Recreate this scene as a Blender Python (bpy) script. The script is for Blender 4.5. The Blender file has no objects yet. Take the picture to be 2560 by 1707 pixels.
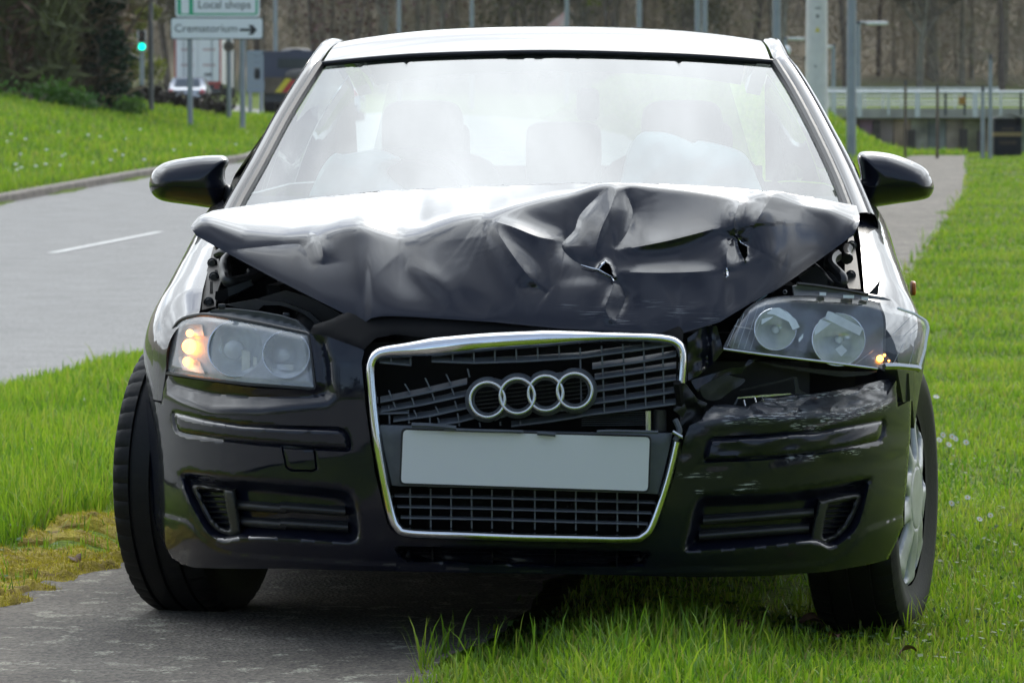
import bpy, math, random
import numpy as np
from mathutils import Vector, Matrix
from mathutils.geometry import delaunay_2d_cdt as cdt

random.seed(7); rng = np.random.default_rng(7)
SC = bpy.context.scene
COL = SC.collection
R = math.radians

# ------------------------------------------------------------------ camera
FPX, CX, CY, HOR = 9750.0, 1280.0, 853.5, 495.0      # focal length and centre in pixels of the 2560 px photograph
CAMH = 0.95
PITCH = math.atan((CY - HOR) / FPX)
cam_d = bpy.data.cameras.new('camera'); cam = bpy.data.objects.new('camera', cam_d); COL.objects.link(cam)
cam.location = (0, 0, CAMH); cam.rotation_euler = (math.pi/2 - PITCH, 0, 0)
cam_d.sensor_width = 36; cam_d.lens = 36*FPX/2560
cam_d.clip_start = .1; cam_d.clip_end = 3000
cam_d.dof.use_dof = True; cam_d.dof.focus_distance = 8.85; cam_d.dof.aperture_fstop = 14
SC.camera = cam

# ------------------------------------------------------------------ sky, sun, exposure
SUN_EL, SUN_AZ = R(35), R(14)                        # beyond the car, behind a bank of thin white cloud
SUN_DIR = Vector((math.cos(SUN_EL)*math.sin(SUN_AZ), math.cos(SUN_EL)*math.cos(SUN_AZ), math.sin(SUN_EL)))
W = bpy.data.worlds.new('World'); SC.world = W; W.use_nodes = True
nt = W.node_tree; N = nt.nodes; L = nt.links; N.clear()
def wn(t, **k):
    n = N.new(t)
    for a, b in k.items(): setattr(n, a, b)
    return n
out = wn('ShaderNodeOutputWorld'); bg = wn('ShaderNodeBackground'); bg.inputs['Strength'].default_value = .1
sky = wn('ShaderNodeTexSky', sky_type='NISHITA', sun_disc=False, sun_elevation=SUN_EL, sun_rotation=SUN_AZ)
tc = wn('ShaderNodeTexCoord')
sep = wn('ShaderNodeSeparateXYZ'); L.new(tc.outputs['Generated'], sep.inputs[0])
def wm(op, a, b=None, clamp=False):
    n = wn('ShaderNodeMath', operation=op, use_clamp=clamp)
    for i, v in enumerate((a, b)):
        if v is None: continue
        if isinstance(v, (int, float)): n.inputs[i].default_value = v
        else: L.new(v, n.inputs[i])
    return n.outputs[0]
zz = wm('ADD', wm('MAXIMUM', sep.outputs['Z'], 0.0), .28)
cmb = wn('ShaderNodeCombineXYZ'); L.new(wm('DIVIDE', sep.outputs['X'], zz), cmb.inputs[0]); L.new(wm('DIVIDE', sep.outputs['Y'], zz), cmb.inputs[1])
cmb.inputs[2].default_value = 3.3
noi = wn('ShaderNodeTexNoise'); noi.inputs['Scale'].default_value = 1.9; noi.inputs['Detail'].default_value = 9; noi.inputs['Roughness'].default_value = .55
noi.inputs['Distortion'].default_value = .35
L.new(cmb.outputs[0], noi.inputs['Vector'])
ramp = wn('ShaderNodeMapRange', interpolation_type='SMOOTHSTEP'); ramp.inputs['From Min'].default_value = .24; ramp.inputs['From Max'].default_value = .44
L.new(noi.outputs['Fac'], ramp.inputs['Value'])
fw = wn('ShaderNodeMapRange', interpolation_type='SMOOTHSTEP'); fw.inputs['From Min'].default_value = .05; fw.inputs['From Max'].default_value = .52; L.new(sep.outputs['Y'], fw.inputs['Value'])
fwd = fw.outputs[0]                                        # the half of the sky round the veiled sun is the bright one
CLOUD_BASE, CLOUD_FWD = 4.5, 18.6
n2 = wn('ShaderNodeTexNoise'); n2.inputs['Scale'].default_value = 3.1; n2.inputs['Detail'].default_value = 7; n2.inputs['Distortion'].default_value = .6; L.new(cmb.outputs[0], n2.inputs['Vector'])
thick = wn('ShaderNodeMapRange', interpolation_type='SMOOTHSTEP'); thick.inputs['From Min'].default_value = .33; thick.inputs['From Max'].default_value = .62; thick.inputs['To Min'].default_value = 1.0; thick.inputs['To Max'].default_value = .52
L.new(n2.outputs['Fac'], thick.inputs['Value'])            # thicker cloud is greyer
cb = wm('MULTIPLY', wm('ADD', wm('MULTIPLY', fwd, CLOUD_FWD), CLOUD_BASE), thick.outputs[0])
lowc = wn('ShaderNodeMapRange', interpolation_type='SMOOTHSTEP'); lowc.inputs['From Min'].default_value = .20; lowc.inputs['From Max'].default_value = .72; lowc.inputs['To Min'].default_value = .42
L.new(sep.outputs['Z'], lowc.inputs['Value'])               # the cloud bases turn grey towards the horizon
cb = wm('MULTIPLY', cb, lowc.outputs[0])
tint = wn('ShaderNodeMix', data_type='RGBA'); tint.inputs['A'].default_value = (.76, .85, 1.0, 1); tint.inputs['B'].default_value = (.91, .96, 1.0, 1)
L.new(wm('MULTIPLY', fwd, 1.6, True), tint.inputs['Factor'])
cc = wn('ShaderNodeVectorMath', operation='SCALE'); L.new(tint.outputs['Result'], cc.inputs[0]); L.new(cb, cc.inputs['Scale'])
mx = wn('ShaderNodeMix', data_type='RGBA')
bank = wn('ShaderNodeMapRange', interpolation_type='SMOOTHSTEP'); bank.inputs['From Min'].default_value = -.30; bank.inputs['From Max'].default_value = .25; bank.inputs['To Min'].default_value = .45
L.new(sep.outputs['Y'], bank.inputs['Value'])                # broken cloud overhead, closed cloud beyond
L.new(wm('MULTIPLY', ramp.outputs[0], bank.outputs[0]), mx.inputs['Factor']); L.new(sky.outputs[0], mx.inputs['A']); L.new(cc.outputs[0], mx.inputs['B'])
L.new(mx.outputs['Result'], bg.inputs['Color']); L.new(bg.outputs[0], out.inputs['Surface'])
sun_d = bpy.data.lights.new('sun', 'SUN'); sun_d.energy = .6; sun_d.angle = R(14); sun_d.color = (1, .95, .87)
sun = bpy.data.objects.new('sun', sun_d); COL.objects.link(sun); sun.rotation_euler = SUN_DIR.to_track_quat('Z', 'Y').to_euler(); sun.location = (0, 0, 60)
vs = SC.view_settings; vs.view_transform = 'Standard'; vs.look = 'None'; vs.gamma = 1; vs.use_curve_mapping = False
vs.exposure = 1.4
SC.cycles.max_bounces = 10; SC.cycles.transparent_max_bounces = 24; SC.cycles.glossy_bounces = 5; SC.cycles.diffuse_bounces = 4
SC.cycles.sample_clamp_indirect = 6

# ------------------------------------------------------------------ helpers
def link(o, parent=None):
    COL.objects.link(o)
    if parent is not None: o.parent = parent
    return o
def tag(o, label=None, cat=None, group=None, kind=None):
    if label: o['label'] = label
    if cat: o['category'] = cat
    if group: o['group'] = group
    if kind: o['kind'] = kind
    return o
def empty(name, loc=(0,0,0), rz=0, parent=None):
    o = bpy.data.objects.new(name, None); o.location = loc; o.rotation_euler = (0, 0, rz); o.empty_display_size = .1
    return link(o, parent)
def mesh(name, v, f, m, parent=None, smooth=True, sharp=40):
    me = bpy.data.meshes.new(name); me.from_pydata([tuple(map(float, p)) for p in v], [], [tuple(map(int, q)) for q in f]); me.update()
    if smooth:
        me.polygons.foreach_set('use_smooth', [True]*len(me.polygons))
        if sharp: me.set_sharp_from_angle(angle=R(sharp))
    if m: me.materials.append(m)
    return link(bpy.data.objects.new(name, me), parent)
def fast_mesh(name, v, quads, tris, m, parent=None, attr=None, smooth=False):
    v = np.asarray(v, np.float32); me = bpy.data.meshes.new(name)
    nq, nt_ = len(quads), len(tris)
    me.vertices.add(len(v)); me.vertices.foreach_set('co', v.ravel())
    li = np.concatenate([np.asarray(quads, np.int32).ravel(), np.asarray(tris, np.int32).ravel()]) if nt_ and nq else np.asarray(quads if nq else tris, np.int32).ravel()
    me.loops.add(len(li)); me.loops.foreach_set('vertex_index', li.astype(np.int32))
    tot = np.concatenate([np.full(nq, 4), np.full(nt_, 3)]).astype(np.int32)
    st = np.concatenate([[0], np.cumsum(tot)[:-1]]).astype(np.int32)
    me.polygons.add(len(tot)); me.polygons.foreach_set('loop_start', st); me.polygons.foreach_set('loop_total', tot)
    if smooth: me.polygons.foreach_set('use_smooth', np.ones(len(tot), bool))
    me.update(calc_edges=True)
    if attr is not None:
        for k, a in attr.items():
            at = me.attributes.new(k, 'FLOAT', 'POINT'); at.data.foreach_set('value', np.asarray(a, np.float32))
    if m: me.materials.append(m)
    return link(bpy.data.objects.new(name, me), parent)
class MB:                                              # collects simple shapes of ONE part
    def __init__(s): s.v = []; s.f = []
    def add(s, v, f):
        b = len(s.v); s.v += [tuple(p) for p in v]; s.f += [tuple(i+b for i in q) for q in f]; return s
    def box(s, a, b):
        (x0,y0,z0),(x1,y1,z1) = a, b
        return s.add([(x0,y0,z0),(x1,y0,z0),(x1,y1,z0),(x0,y1,z0),(x0,y0,z1),(x1,y0,z1),(x1,y1,z1),(x0,y1,z1)],
                     [(0,3,2,1),(4,5,6,7),(0,1,5,4),(1,2,6,5),(2,3,7,6),(3,0,4,7)])
    def tube(s, pts, r, n=8, cap=True, flat=1.0):
        pts = [Vector(p) for p in pts]; k = len(pts); rr = r if hasattr(r, '__len__') else [r]*k
        vs_, up = [], None
        for i, p in enumerate(pts):
            t = (pts[min(i+1, k-1)] - pts[max(i-1, 0)]).normalized()
            if up is None: up = Vector((0,0,1)) if abs(t.z) < .9 else Vector((1,0,0))
            a = t.cross(up).normalized(); up = a.cross(t).normalized()
            for j in range(n):
                th = 2*math.pi*j/n; vs_.append(p + (a*math.cos(th) + up*math.sin(th)*flat)*rr[i])
        fs = [(i*n+j, i*n+(j+1)%n, (i+1)*n+(j+1)%n, (i+1)*n+j) for i in range(k-1) for j in range(n)]
        if cap: fs += [tuple(range(n))[::-1], tuple((k-1)*n+j for j in range(n))]
        return s.add(vs_, fs)
    def lathe(s, prof, n=24, o=(0,0,0), axis=(0,-1,0)):  # profile of (radius, along)
        ax = Vector(axis).normalized(); u = ax.cross(Vector((0,0,1)) if abs(ax.z) < .9 else Vector((1,0,0))).normalized(); w = ax.cross(u); o = Vector(o)
        vs_ = [o + ax*h + (u*math.cos(2*math.pi*j/n) + w*math.sin(2*math.pi*j/n))*r for r, h in prof for j in range(n)]
        return s.add(vs_, [(i*n+j, i*n+(j+1)%n, (i+1)*n+(j+1)%n, (i+1)*n+j) for i in range(len(prof)-1) for j in range(n)])
    def sup(s, c, size, e=.5, nu=24, nv=14, tilt=0):     # rounded cushion
        sg = lambda a, p: math.copysign(abs(a)**p, a)
        vs_ = []; ct, st = math.cos(tilt), math.sin(tilt)
        for i in range(nv+1):
            ph = -math.pi/2 + math.pi*i/nv
            for j in range(nu):
                th = 2*math.pi*j/nu
                x = size[0]/2*sg(math.cos(ph), e)*sg(math.cos(th), e); y = size[1]/2*sg(math.cos(ph), e)*sg(math.sin(th), e); z = size[2]/2*sg(math.sin(ph), e)
                vs_.append((c[0]+x, c[1]+y*ct+z*st, c[2]+z*ct-y*st))
        return s.add(vs_, [(i*nu+j, i*nu+(j+1)%nu, (i+1)*nu+(j+1)%nu, (i+1)*nu+j) for i in range(nv) for j in range(nu)])
    def build(s, name, m, parent=None, smooth=True, sharp=40): return mesh(name, s.v, s.f, m, parent, smooth, sharp)
def grid(name, P, m, parent=None, sharp=40, flip=False, close=False):   # P: (n, k, 3)
    P = np.asarray(P); n, k = P.shape[:2]
    f = [(i*k+j, i*k+(j+1)%k, (i+1)*k+(j+1)%k, (i+1)*k+j) for i in range(n-1) for j in range(k if close else k-1)]
    if flip: f = [q[::-1] for q in f]
    return mesh(name, P.reshape(-1, 3), f, m, parent, True, sharp)
def sm(p, n=6, closed=False):                            # Catmull-Rom through the points
    p = np.asarray(p, float); k = len(p); o = []
    for i in range(k if closed else k-1):
        a, b, c, d = (p[(i+j) % k] if closed else p[min(max(i+j, 0), k-1)] for j in (-1, 0, 1, 2))
        for t in np.linspace(0, 1, n, endpoint=False):
            o.append(.5*((2*b) + (c-a)*t + (2*a-5*b+4*c-d)*t*t + (3*b-a-3*c+d)*t**3))
    if not closed: o.append(p[-1])
    return np.array(o)
def resample(p, sp, closed=True):
    p = np.asarray(p, float); o = []
    k = len(p)
    for i in range(k if closed else k-1):
        a, b = p[i], p[(i+1) % k]; n = max(1, int(math.ceil(np.linalg.norm(b-a)/sp)))
        for t in range(n): o.append(a + (b-a)*t/n)
    if not closed: o.append(p[-1])
    return np.array(o)
def dist_line(q, p, closed=False):
    """distance of points q to polyline p, plus the side (sign) and the arc position 0..1 of the nearest point"""
    q = np.asarray(q, float); p = np.asarray(p, float)
    if closed: p = np.vstack([p, p[:1]])
    best = np.full(len(q), 1e9); side = np.zeros(len(q)); arc = np.zeros(len(q))
    seg = np.linalg.norm(np.diff(p, axis=0), axis=1); cum = np.concatenate([[0], np.cumsum(seg)])
    for i in range(len(p)-1):
        a, d = p[i], p[i+1]-p[i]; L2 = max(d@d, 1e-9)
        t = np.clip(((q-a)@d)/L2, 0, 1); e = q - a - t[:, None]*d; r = np.hypot(e[:,0], e[:,1])
        m = r < best; best[m] = r[m]; side[m] = np.sign(d[0]*(q[m,1]-a[1]) - d[1]*(q[m,0]-a[0])); arc[m] = (cum[i] + t[m]*seg[i])/cum[-1]
    return best, side, arc
def offs(p, d):                                          # closed outline moved outwards by d
    p = resample(p, 5); t = np.roll(p, -1, 0) - np.roll(p, 1, 0); t /= np.linalg.norm(t, axis=1)[:, None] + 1e-9; n = np.stack([t[:,1], -t[:,0]], 1)
    s = np.sign(np.sum(p[:,0]*np.roll(p[:,1], -1) - np.roll(p[:,0], -1)*p[:,1])); return np.vstack([p + n*d*s, (p + n*d*s)[:1]])
def sdf(q, p):                                           # positive inside
    q = np.asarray(q, float); p = np.asarray(p, float); ins = np.zeros(len(q), bool); k = len(p)
    for i in range(k):
        a, b = p[i], p[(i+1) % k]
        c = ((a[1] > q[:,1]) != (b[1] > q[:,1]))
        with np.errstate(divide='ignore', invalid='ignore'): xx = (b[0]-a[0])*(q[:,1]-a[1])/(b[1]-a[1]+1e-12) + a[0]
        ins ^= c & (q[:,0] < xx)
    d, _, _ = dist_line(q, p, True)
    return np.where(ins, d, -d)
def ss(x, a=0., b=1.): t = np.clip((np.asarray(x, float)-a)/(b-a), 0, 1); return t*t*(3-2*t)
def tri_poly(outline, sp, holes=(), extra=None, lines=()):
    o = resample(outline, sp); hs = [resample(h, sp) for h in holes]
    x0, y0 = o.min(0); x1, y1 = o.max(0); pts = []
    for r_, y in enumerate(np.arange(y0, y1, sp*.87)):
        xs = np.arange(x0 + (sp/2 if r_ % 2 else 0), x1, sp); pts.append(np.stack([xs, np.full(len(xs), y)], 1))
    q = np.vstack(pts); keep = sdf(q, o) > .5*sp
    for h in hs: keep &= sdf(q, h) < -.5*sp
    for l in lines: keep &= dist_line(q, l)[0] > .55*sp
    q = q[keep]; V = [o]; E = [(i, (i+1) % len(o)) for i in range(len(o))]; b = len(o)
    for h in hs: V.append(h); E += [(b+i, b+(i+1) % len(h)) for i in range(len(h))]; b += len(h)
    for l in lines:
        l = np.asarray(l, float); g = sdf(l, o) > .6*sp
        for h in hs: g &= sdf(l, h) < -.6*sp
        V.append(l); E += [(b+i, b+i+1) for i in range(len(l)-1) if g[i] and g[i+1]]; b += len(l)
    V.append(q)
    if extra is not None:
        for e in extra:
            e = np.asarray(e, float); e = e[(sdf(e, o) > .3*sp)]
            for h in hs: e = e[sdf(e, h) < -.3*sp]
            if len(e): V.append(e)
    V = np.vstack(V)
    r_ = cdt([Vector(p) for p in V], E, [], 0, 1e-3, False)
    v = np.array([tuple(p) for p in r_[0]]); f = np.array([t for t in r_[2] if len(t) == 3], int)
    c = v[f].mean(1); ok = sdf(c, o) > 0
    for h in hs: ok &= sdf(c, h) < 0
    f = f[ok]
    a, b_, c_ = v[f[:,0]], v[f[:,1]], v[f[:,2]]
    cr = (b_[:,0]-a[:,0])*(c_[:,1]-a[:,1]) - (b_[:,1]-a[:,1])*(c_[:,0]-a[:,0])
    f[cr > 0] = f[cr > 0][:, ::-1]                        # pixel y points down: faces look at the camera side
    return v, f
def bound_edges(f):
    e = {}
    for t in f:
        for i in range(3): e[(t[i], t[(i+1) % 3])] = 1
    return [k for k in e if (k[1], k[0]) not in e]
def sheet(name, v2, f, P, m, parent=None, flange=.02, fdir=(0,1,0), attr=None, sharp=35, inset=0):
    """triangulated sheet with its rim turned back by flange along fdir"""
    be = bound_edges(f); P = np.asarray(P); V = [P]; F = [tuple(t) for t in f]
    if flange:
        ids = sorted({i for e in be for i in e}); mp = {i: len(P)+k for k, i in enumerate(ids)}
        V.append(P[ids] + np.array(fdir)*flange)
        F += [(a, mp[a], mp[b], b) for a, b in be]
    V = np.vstack(V); o = mesh(name, V, F, m, parent, True, sharp)
    if attr is not None:
        for k, fn in attr.items():
            a = np.zeros(len(V)); a[:len(v2)] = fn(v2)
            if flange: a[len(P):] = a[ids]
            at = o.data.attributes.new(k, 'FLOAT', 'POINT'); at.data.foreach_set('value', a.astype(np.float32))
    return o

# ------------------------------------------------------------------ pixel -> place
CP, SP = math.cos(PITCH), math.sin(PITCH)
def pdir(px, py):
    x = (np.asarray(px, float)-CX)/FPX; y = (CY-np.asarray(py, float))/FPX
    return np.stack([x, CP + y*SP, -SP + y*CP], -1)
def wpt(px, py, d):                                       # world point seen at a pixel, d metres from the camera
    v = pdir(px, py); return np.array([0,0,CAMH]) + v*(np.asarray(d, float)/v[...,1])[..., None]
YAW = R(1.8); CAR_O = np.array([.027, 8.05, 0.])
ca, sa = math.cos(YAW), math.sin(YAW)
def to_car(p): q = np.asarray(p, float); return np.stack([q[...,0]*ca - q[...,1]*sa, q[...,0]*sa + q[...,1]*ca, q[...,2]], -1)
O_C = to_car(np.array([0,0,CAMH]) - CAR_O)
def car_at(px, py, c):                                    # point of the car (X across, c back from the nose, Z up) seen at a pixel
    v = to_car(pdir(px, py)); return O_C + v*((np.asarray(c, float)-O_C[1])/v[...,1])[..., None]
def car_hit(px, py, F, lo=-.35, hi=1.3, n=220):
    px = np.asarray(px, float); py = np.asarray(py, float); cs = np.linspace(lo, hi, n); prev = None
    res = np.full(px.shape, hi)
    done = np.zeros(px.shape, bool)
    for i, c in enumerate(cs):
        p = car_at(px, py, np.full(px.shape, c)); g = c - F(p[...,0], p[...,2])
        if prev is not None:
            m = (~done) & (g >= 0); t = -prev[m]/(g[m]-prev[m]+1e-12); res[m] = cs[i-1] + np.clip(t, 0, 1)*(c-cs[i-1]); done |= m
        prev = g
    return res
def crop(x0, y0, s=800/2352):
    return lambda *p: np.array([(x0 + s*a, y0 + s*b) for a, b in p])
cA, cB, cC, cD, cE = crop(0,0), crop(780,0), crop(1760,0), crop(440,440), crop(1160,420)
cG, cH, cI, cJ, cK = crop(1700,580), crop(240,700), crop(880,780,900/2352), crop(1700,900), crop(0,1100)
cL, cM, cO = crop(700,1200), crop(1760,1200), crop(0,0,2560/2352)

# ------------------------------------------------------------------ materials
def mat(name): 
    m = bpy.data.materials.new(name); m.use_nodes = True
    return m, m.node_tree.nodes, m.node_tree.links, m.node_tree.nodes['Principled BSDF']
def node(m, t, **k):
    n = m.node_tree.nodes.new(t)
    for a, b in k.items(): setattr(n, a, b)
    return n
def rgb(r, g, b):                                         # sRGB bytes -> linear
    f = lambda c: (c/255)/12.92 if c <= 10 else ((c/255+.055)/1.055)**2.4
    return (f(r), f(g), f(b), 1)
def P(name, col, rough=.5, metal=0, coat=0, var=.0, scale=8, bump=0, bscale=60, spec=.5, col2=None, detail=5):
    m, Nn, Ln, b = mat(name)
    c = (*col[:3], 1); b.inputs['Base Color'].default_value = c; b.inputs['Roughness'].default_value = rough; b.inputs['Metallic'].default_value = metal
    b.inputs['Coat Weight'].default_value = coat; b.inputs['Coat Roughness'].default_value = .04; b.inputs['Specular IOR Level'].default_value = spec
    t = node(m, 'ShaderNodeTexCoord')
    if var or col2:
        n = node(m, 'ShaderNodeTexNoise'); n.inputs['Scale'].default_value = scale; n.inputs['Detail'].default_value = detail; Ln.new(t.outputs['Object'], n.inputs['Vector'])
        mr = node(m, 'ShaderNodeMapRange'); mr.inputs['From Min'].default_value = .3; mr.inputs['From Max'].default_value = .7; Ln.new(n.outputs['Fac'], mr.inputs['Value'])
        x = node(m, 'ShaderNodeMix', data_type='RGBA'); Ln.new(mr.outputs[0], x.inputs['Factor'])
        x.inputs['A'].default_value = (*[v*(1-var) for v in c[:3]], 1); x.inputs['B'].default_value = (*col2[:3], 1) if col2 else (*[v*(1+var) for v in c[:3]], 1)
        Ln.new(x.outputs['Result'], b.inputs['Base Color'])
    if bump:
        n = node(m, 'ShaderNodeTexNoise'); n.inputs['Scale'].default_value = bscale; n.inputs['Detail'].default_value = 4; Ln.new(t.outputs['Object'], n.inputs['Vector'])
        bp = node(m, 'ShaderNodeBump'); bp.inputs['Strength'].default_value = bump; bp.inputs['Distance'].default_value = .01; Ln.new(n.outputs['Fac'], bp.inputs['Height']); Ln.new(bp.outputs[0], b.inputs['Normal'])
    return m
def glass(name, tint=(.8,.86,.84), ior=1.5, gain=1.8, haze=0., hazec=(.8,.8,.8), rough=.0):
    m, Nn, Ln, b = mat(name); Nn.remove(b); o = Nn['Material Output']
    tr = node(m, 'ShaderNodeBsdfTransparent'); tr.inputs[0].default_value = (*tint, 1)
    gl = node(m, 'ShaderNodeBsdfGlossy'); gl.inputs['Roughness'].default_value = rough
    fr = node(m, 'ShaderNodeFresnel'); fr.inputs['IOR'].default_value = ior
    ge = node(m, 'ShaderNodeNewGeometry'); mr = node(m, 'ShaderNodeMapRange'); mr.inputs['To Min'].default_value = ior; mr.inputs['To Max'].default_value = 1/ior
    Ln.new(ge.outputs['Backfacing'], mr.inputs['Value']); Ln.new(mr.outputs[0], fr.inputs['IOR'])       # the same reflection from both sides of the pane
    mu = node(m, 'ShaderNodeMath', operation='MULTIPLY', use_clamp=True); mu.inputs[1].default_value = gain; Ln.new(fr.outputs[0], mu.inputs[0])
    mx_ = node(m, 'ShaderNodeMixShader'); Ln.new(mu.outputs[0], mx_.inputs[0]); Ln.new(gl.outputs[0], mx_.inputs[2])
    if haze:
        df = node(m, 'ShaderNodeBsdfDiffuse'); df.inputs[0].default_value = (*hazec, 1); m2 = node(m, 'ShaderNodeMixShader'); m2.inputs[0].default_value = haze
        Ln.new(tr.outputs[0], m2.inputs[1]); Ln.new(df.outputs[0], m2.inputs[2]); Ln.new(m2.outputs[0], mx_.inputs[1])
    else: Ln.new(tr.outputs[0], mx_.inputs[1])
    Ln.new(mx_.outputs[0], o.inputs['Surface']); return m
def emit(name, col, strength):
    m, Nn, Ln, b = mat(name); b.inputs['Base Color'].default_value = (*col, 1); b.inputs['Emission Color'].default_value = (*col, 1); b.inputs['Emission Strength'].default_value = strength
    return m

# ================================================================== SETTING
def lerp_pts(x, p): p = np.asarray(p, float); return np.interp(x, p[:,0], p[:,1])
PROF = [(-400,0),(20,0),(26,.02),(32,.19),(38.7,.39),(44,.56),(51.2,.86),(60,1.25),(69.3,1.61),(85,2.2),(100,2.8),(130,3.75),(160,4.4),(180,5.05),(207,6.3),(240,7.4),(265,9.5),(340,27),(420,45),(700,60)]
PROF_R = [(-400,0),(20,0),(24,.05),(32,.28),(60,1.06),(95,1.93),(110,2.2),(130,3.3),(160,4.4),(180,5.05),(207,6.3),(240,7.4),(265,9.5),(340,27),(420,45),(700,60)]
ROAD_IN = [(-80,-9.5),(0,-4.9),(12,-3.3),(19.3,-2.53),(23.7,-2.21),(32,-1.62),(38.7,-.9),(51,.55),(69,2.7),(90,2.6),(110,.9),(130,-2.2),(160,-8),(207,-17),(300,-40),(420,-75)]
ROADW = 7.3
def road_in(y): return lerp_pts(y, ROAD_IN)
def path_r(y): return lerp_pts(y, [(-60,-3),(0,-1.15),(7.6,-.14),(8.5,-.02),(32,3.25),(60,7.0),(95,11.1),(102,12)])
def path_l(y): return path_r(y) - 1.25 - .25*ss(y, 20, 60)
def snoise(x, y, s=1., seed=0):                           # cheap smooth pseudo-noise
    x = np.asarray(x, float)*s; y = np.asarray(y, float)*s
    return (np.sin(x*1.7+seed*1.3+1.9*np.sin(y*1.1+seed)) + np.sin(y*2.3-seed*.7+1.3*np.sin(x*1.9+2*seed)) + .6*np.sin(3.7*x+2.9*y+seed*2.1))/2.6
def height(x, y, verge=True):
    x = np.asarray(x, float); y = np.asarray(y, float)
    zl = np.interp(y, *np.array(PROF).T); zr = np.interp(y, *np.array(PROF_R).T)
    t = ss((x - .03*y)/(.05*np.abs(y)+.6)); z = zl*(1-t) + zr*t
    if verge:
        o = road_in(y) - ROADW - x                        # left of the far kerb: the bank
        z = z + np.where(o > 0, .12*ss(o, 0, .3) + 1.05*ss(o, .2, 9)*ss(y, 20, 60)*(1-ss(y, 150, 220)) , 0)
        i = x - road_in(y)                                # verges between road and path
        pl = path_l(y) - x; pr = x - path_r(y)
        z = z + np.where((i > 0) & (pl > 0), .035*ss(i, 0, .4)*ss(pl, 0, .3), 0)
        z = z + np.where(pl > 0, 1.25*ss(y, 62, 96)*(1-ss(y, 104, 112))*ss(pl, .0, 3.2)*ss(i, -1, 2), 0)
        z = z + np.where(pr > 0, .03*ss(pr, 0, .4), 0)
        z = z - .06*ss(x, .35, .75)*(1-ss(x, 1.5, 3))*ss(y, 7.4, 8.2)*(1-ss(y, 12, 15))
        z = z + np.where((i > .3) & ((pl > 0) | (pr > 0)), .02*snoise(x, y, 1.3, 2) + .05*snoise(x, y, .21, 5)*ss(y, 14, 40), 0)
    return z
def strip(name, ys, xl, xr, nx, dz, m, kind='structure', verge=False):
    ys = np.asarray(ys, float); P_ = np.zeros((len(ys), nx, 3))
    for k in range(nx):
        t = k/(nx-1); x = xl*(1-t) + xr*t; P_[:,k] = np.stack([x, ys, height(x, ys, verge) + dz], 1)
    o = grid(name, P_, m, None, None); tag(o, kind=kind); return o

def ground_mat():
    m, Nn, Ln, b = mat('turf_soil'); t = node(m, 'ShaderNodeTexCoord')
    def nz(sc, d=6):
        n = node(m, 'ShaderNodeTexNoise'); n.inputs['Scale'].default_value = sc; n.inputs['Detail'].default_value = d; Ln.new(t.outputs['Object'], n.inputs['Vector']); return n.outputs['Fac']
    r = node(m, 'ShaderNodeValToRGB'); Ln.new(nz(.9), r.inputs[0]); e = r.color_ramp.elements
    e[0].position = .32; e[0].color = (.06,.10,.010,1); e[1].position = .68; e[1].color = (.16,.23,.022,1)
    r2 = node(m, 'ShaderNodeValToRGB'); Ln.new(nz(45, 3), r2.inputs[0]); e = r2.color_ramp.elements
    e[0].position = .35; e[0].color = (.35,.38,.25,1); e[1].position = .65; e[1].color = (1.25,1.2,1.0,1)
    x = node(m, 'ShaderNodeMix', data_type='RGBA', blend_type='MULTIPLY'); x.inputs['Factor'].default_value = 1; Ln.new(r.outputs[0], x.inputs['A']); Ln.new(r2.outputs[0], x.inputs['B'])
    # leaf litter on the wooded slope far behind
    sp = node(m, 'ShaderNodeSeparateXYZ'); Ln.new(t.outputs['Object'], sp.inputs[0]); mr = node(m, 'ShaderNodeMapRange'); mr.inputs['From Min'].default_value = 236; mr.inputs['From Max'].default_value = 262; Ln.new(sp.outputs['Y'], mr.inputs['Value'])
    y = node(m, 'ShaderNodeMix', data_type='RGBA'); Ln.new(mr.outputs[0], y.inputs['Factor']); Ln.new(x.outputs['Result'], y.inputs['A']); y.inputs['B'].default_value = (.22,.185,.125,1)
    Ln.new(y.outputs['Result'], b.inputs['Base Color']); b.inputs['Roughness'].default_value = .95; b.inputs['Specular IOR Level'].default_value = .1
    return m
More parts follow.
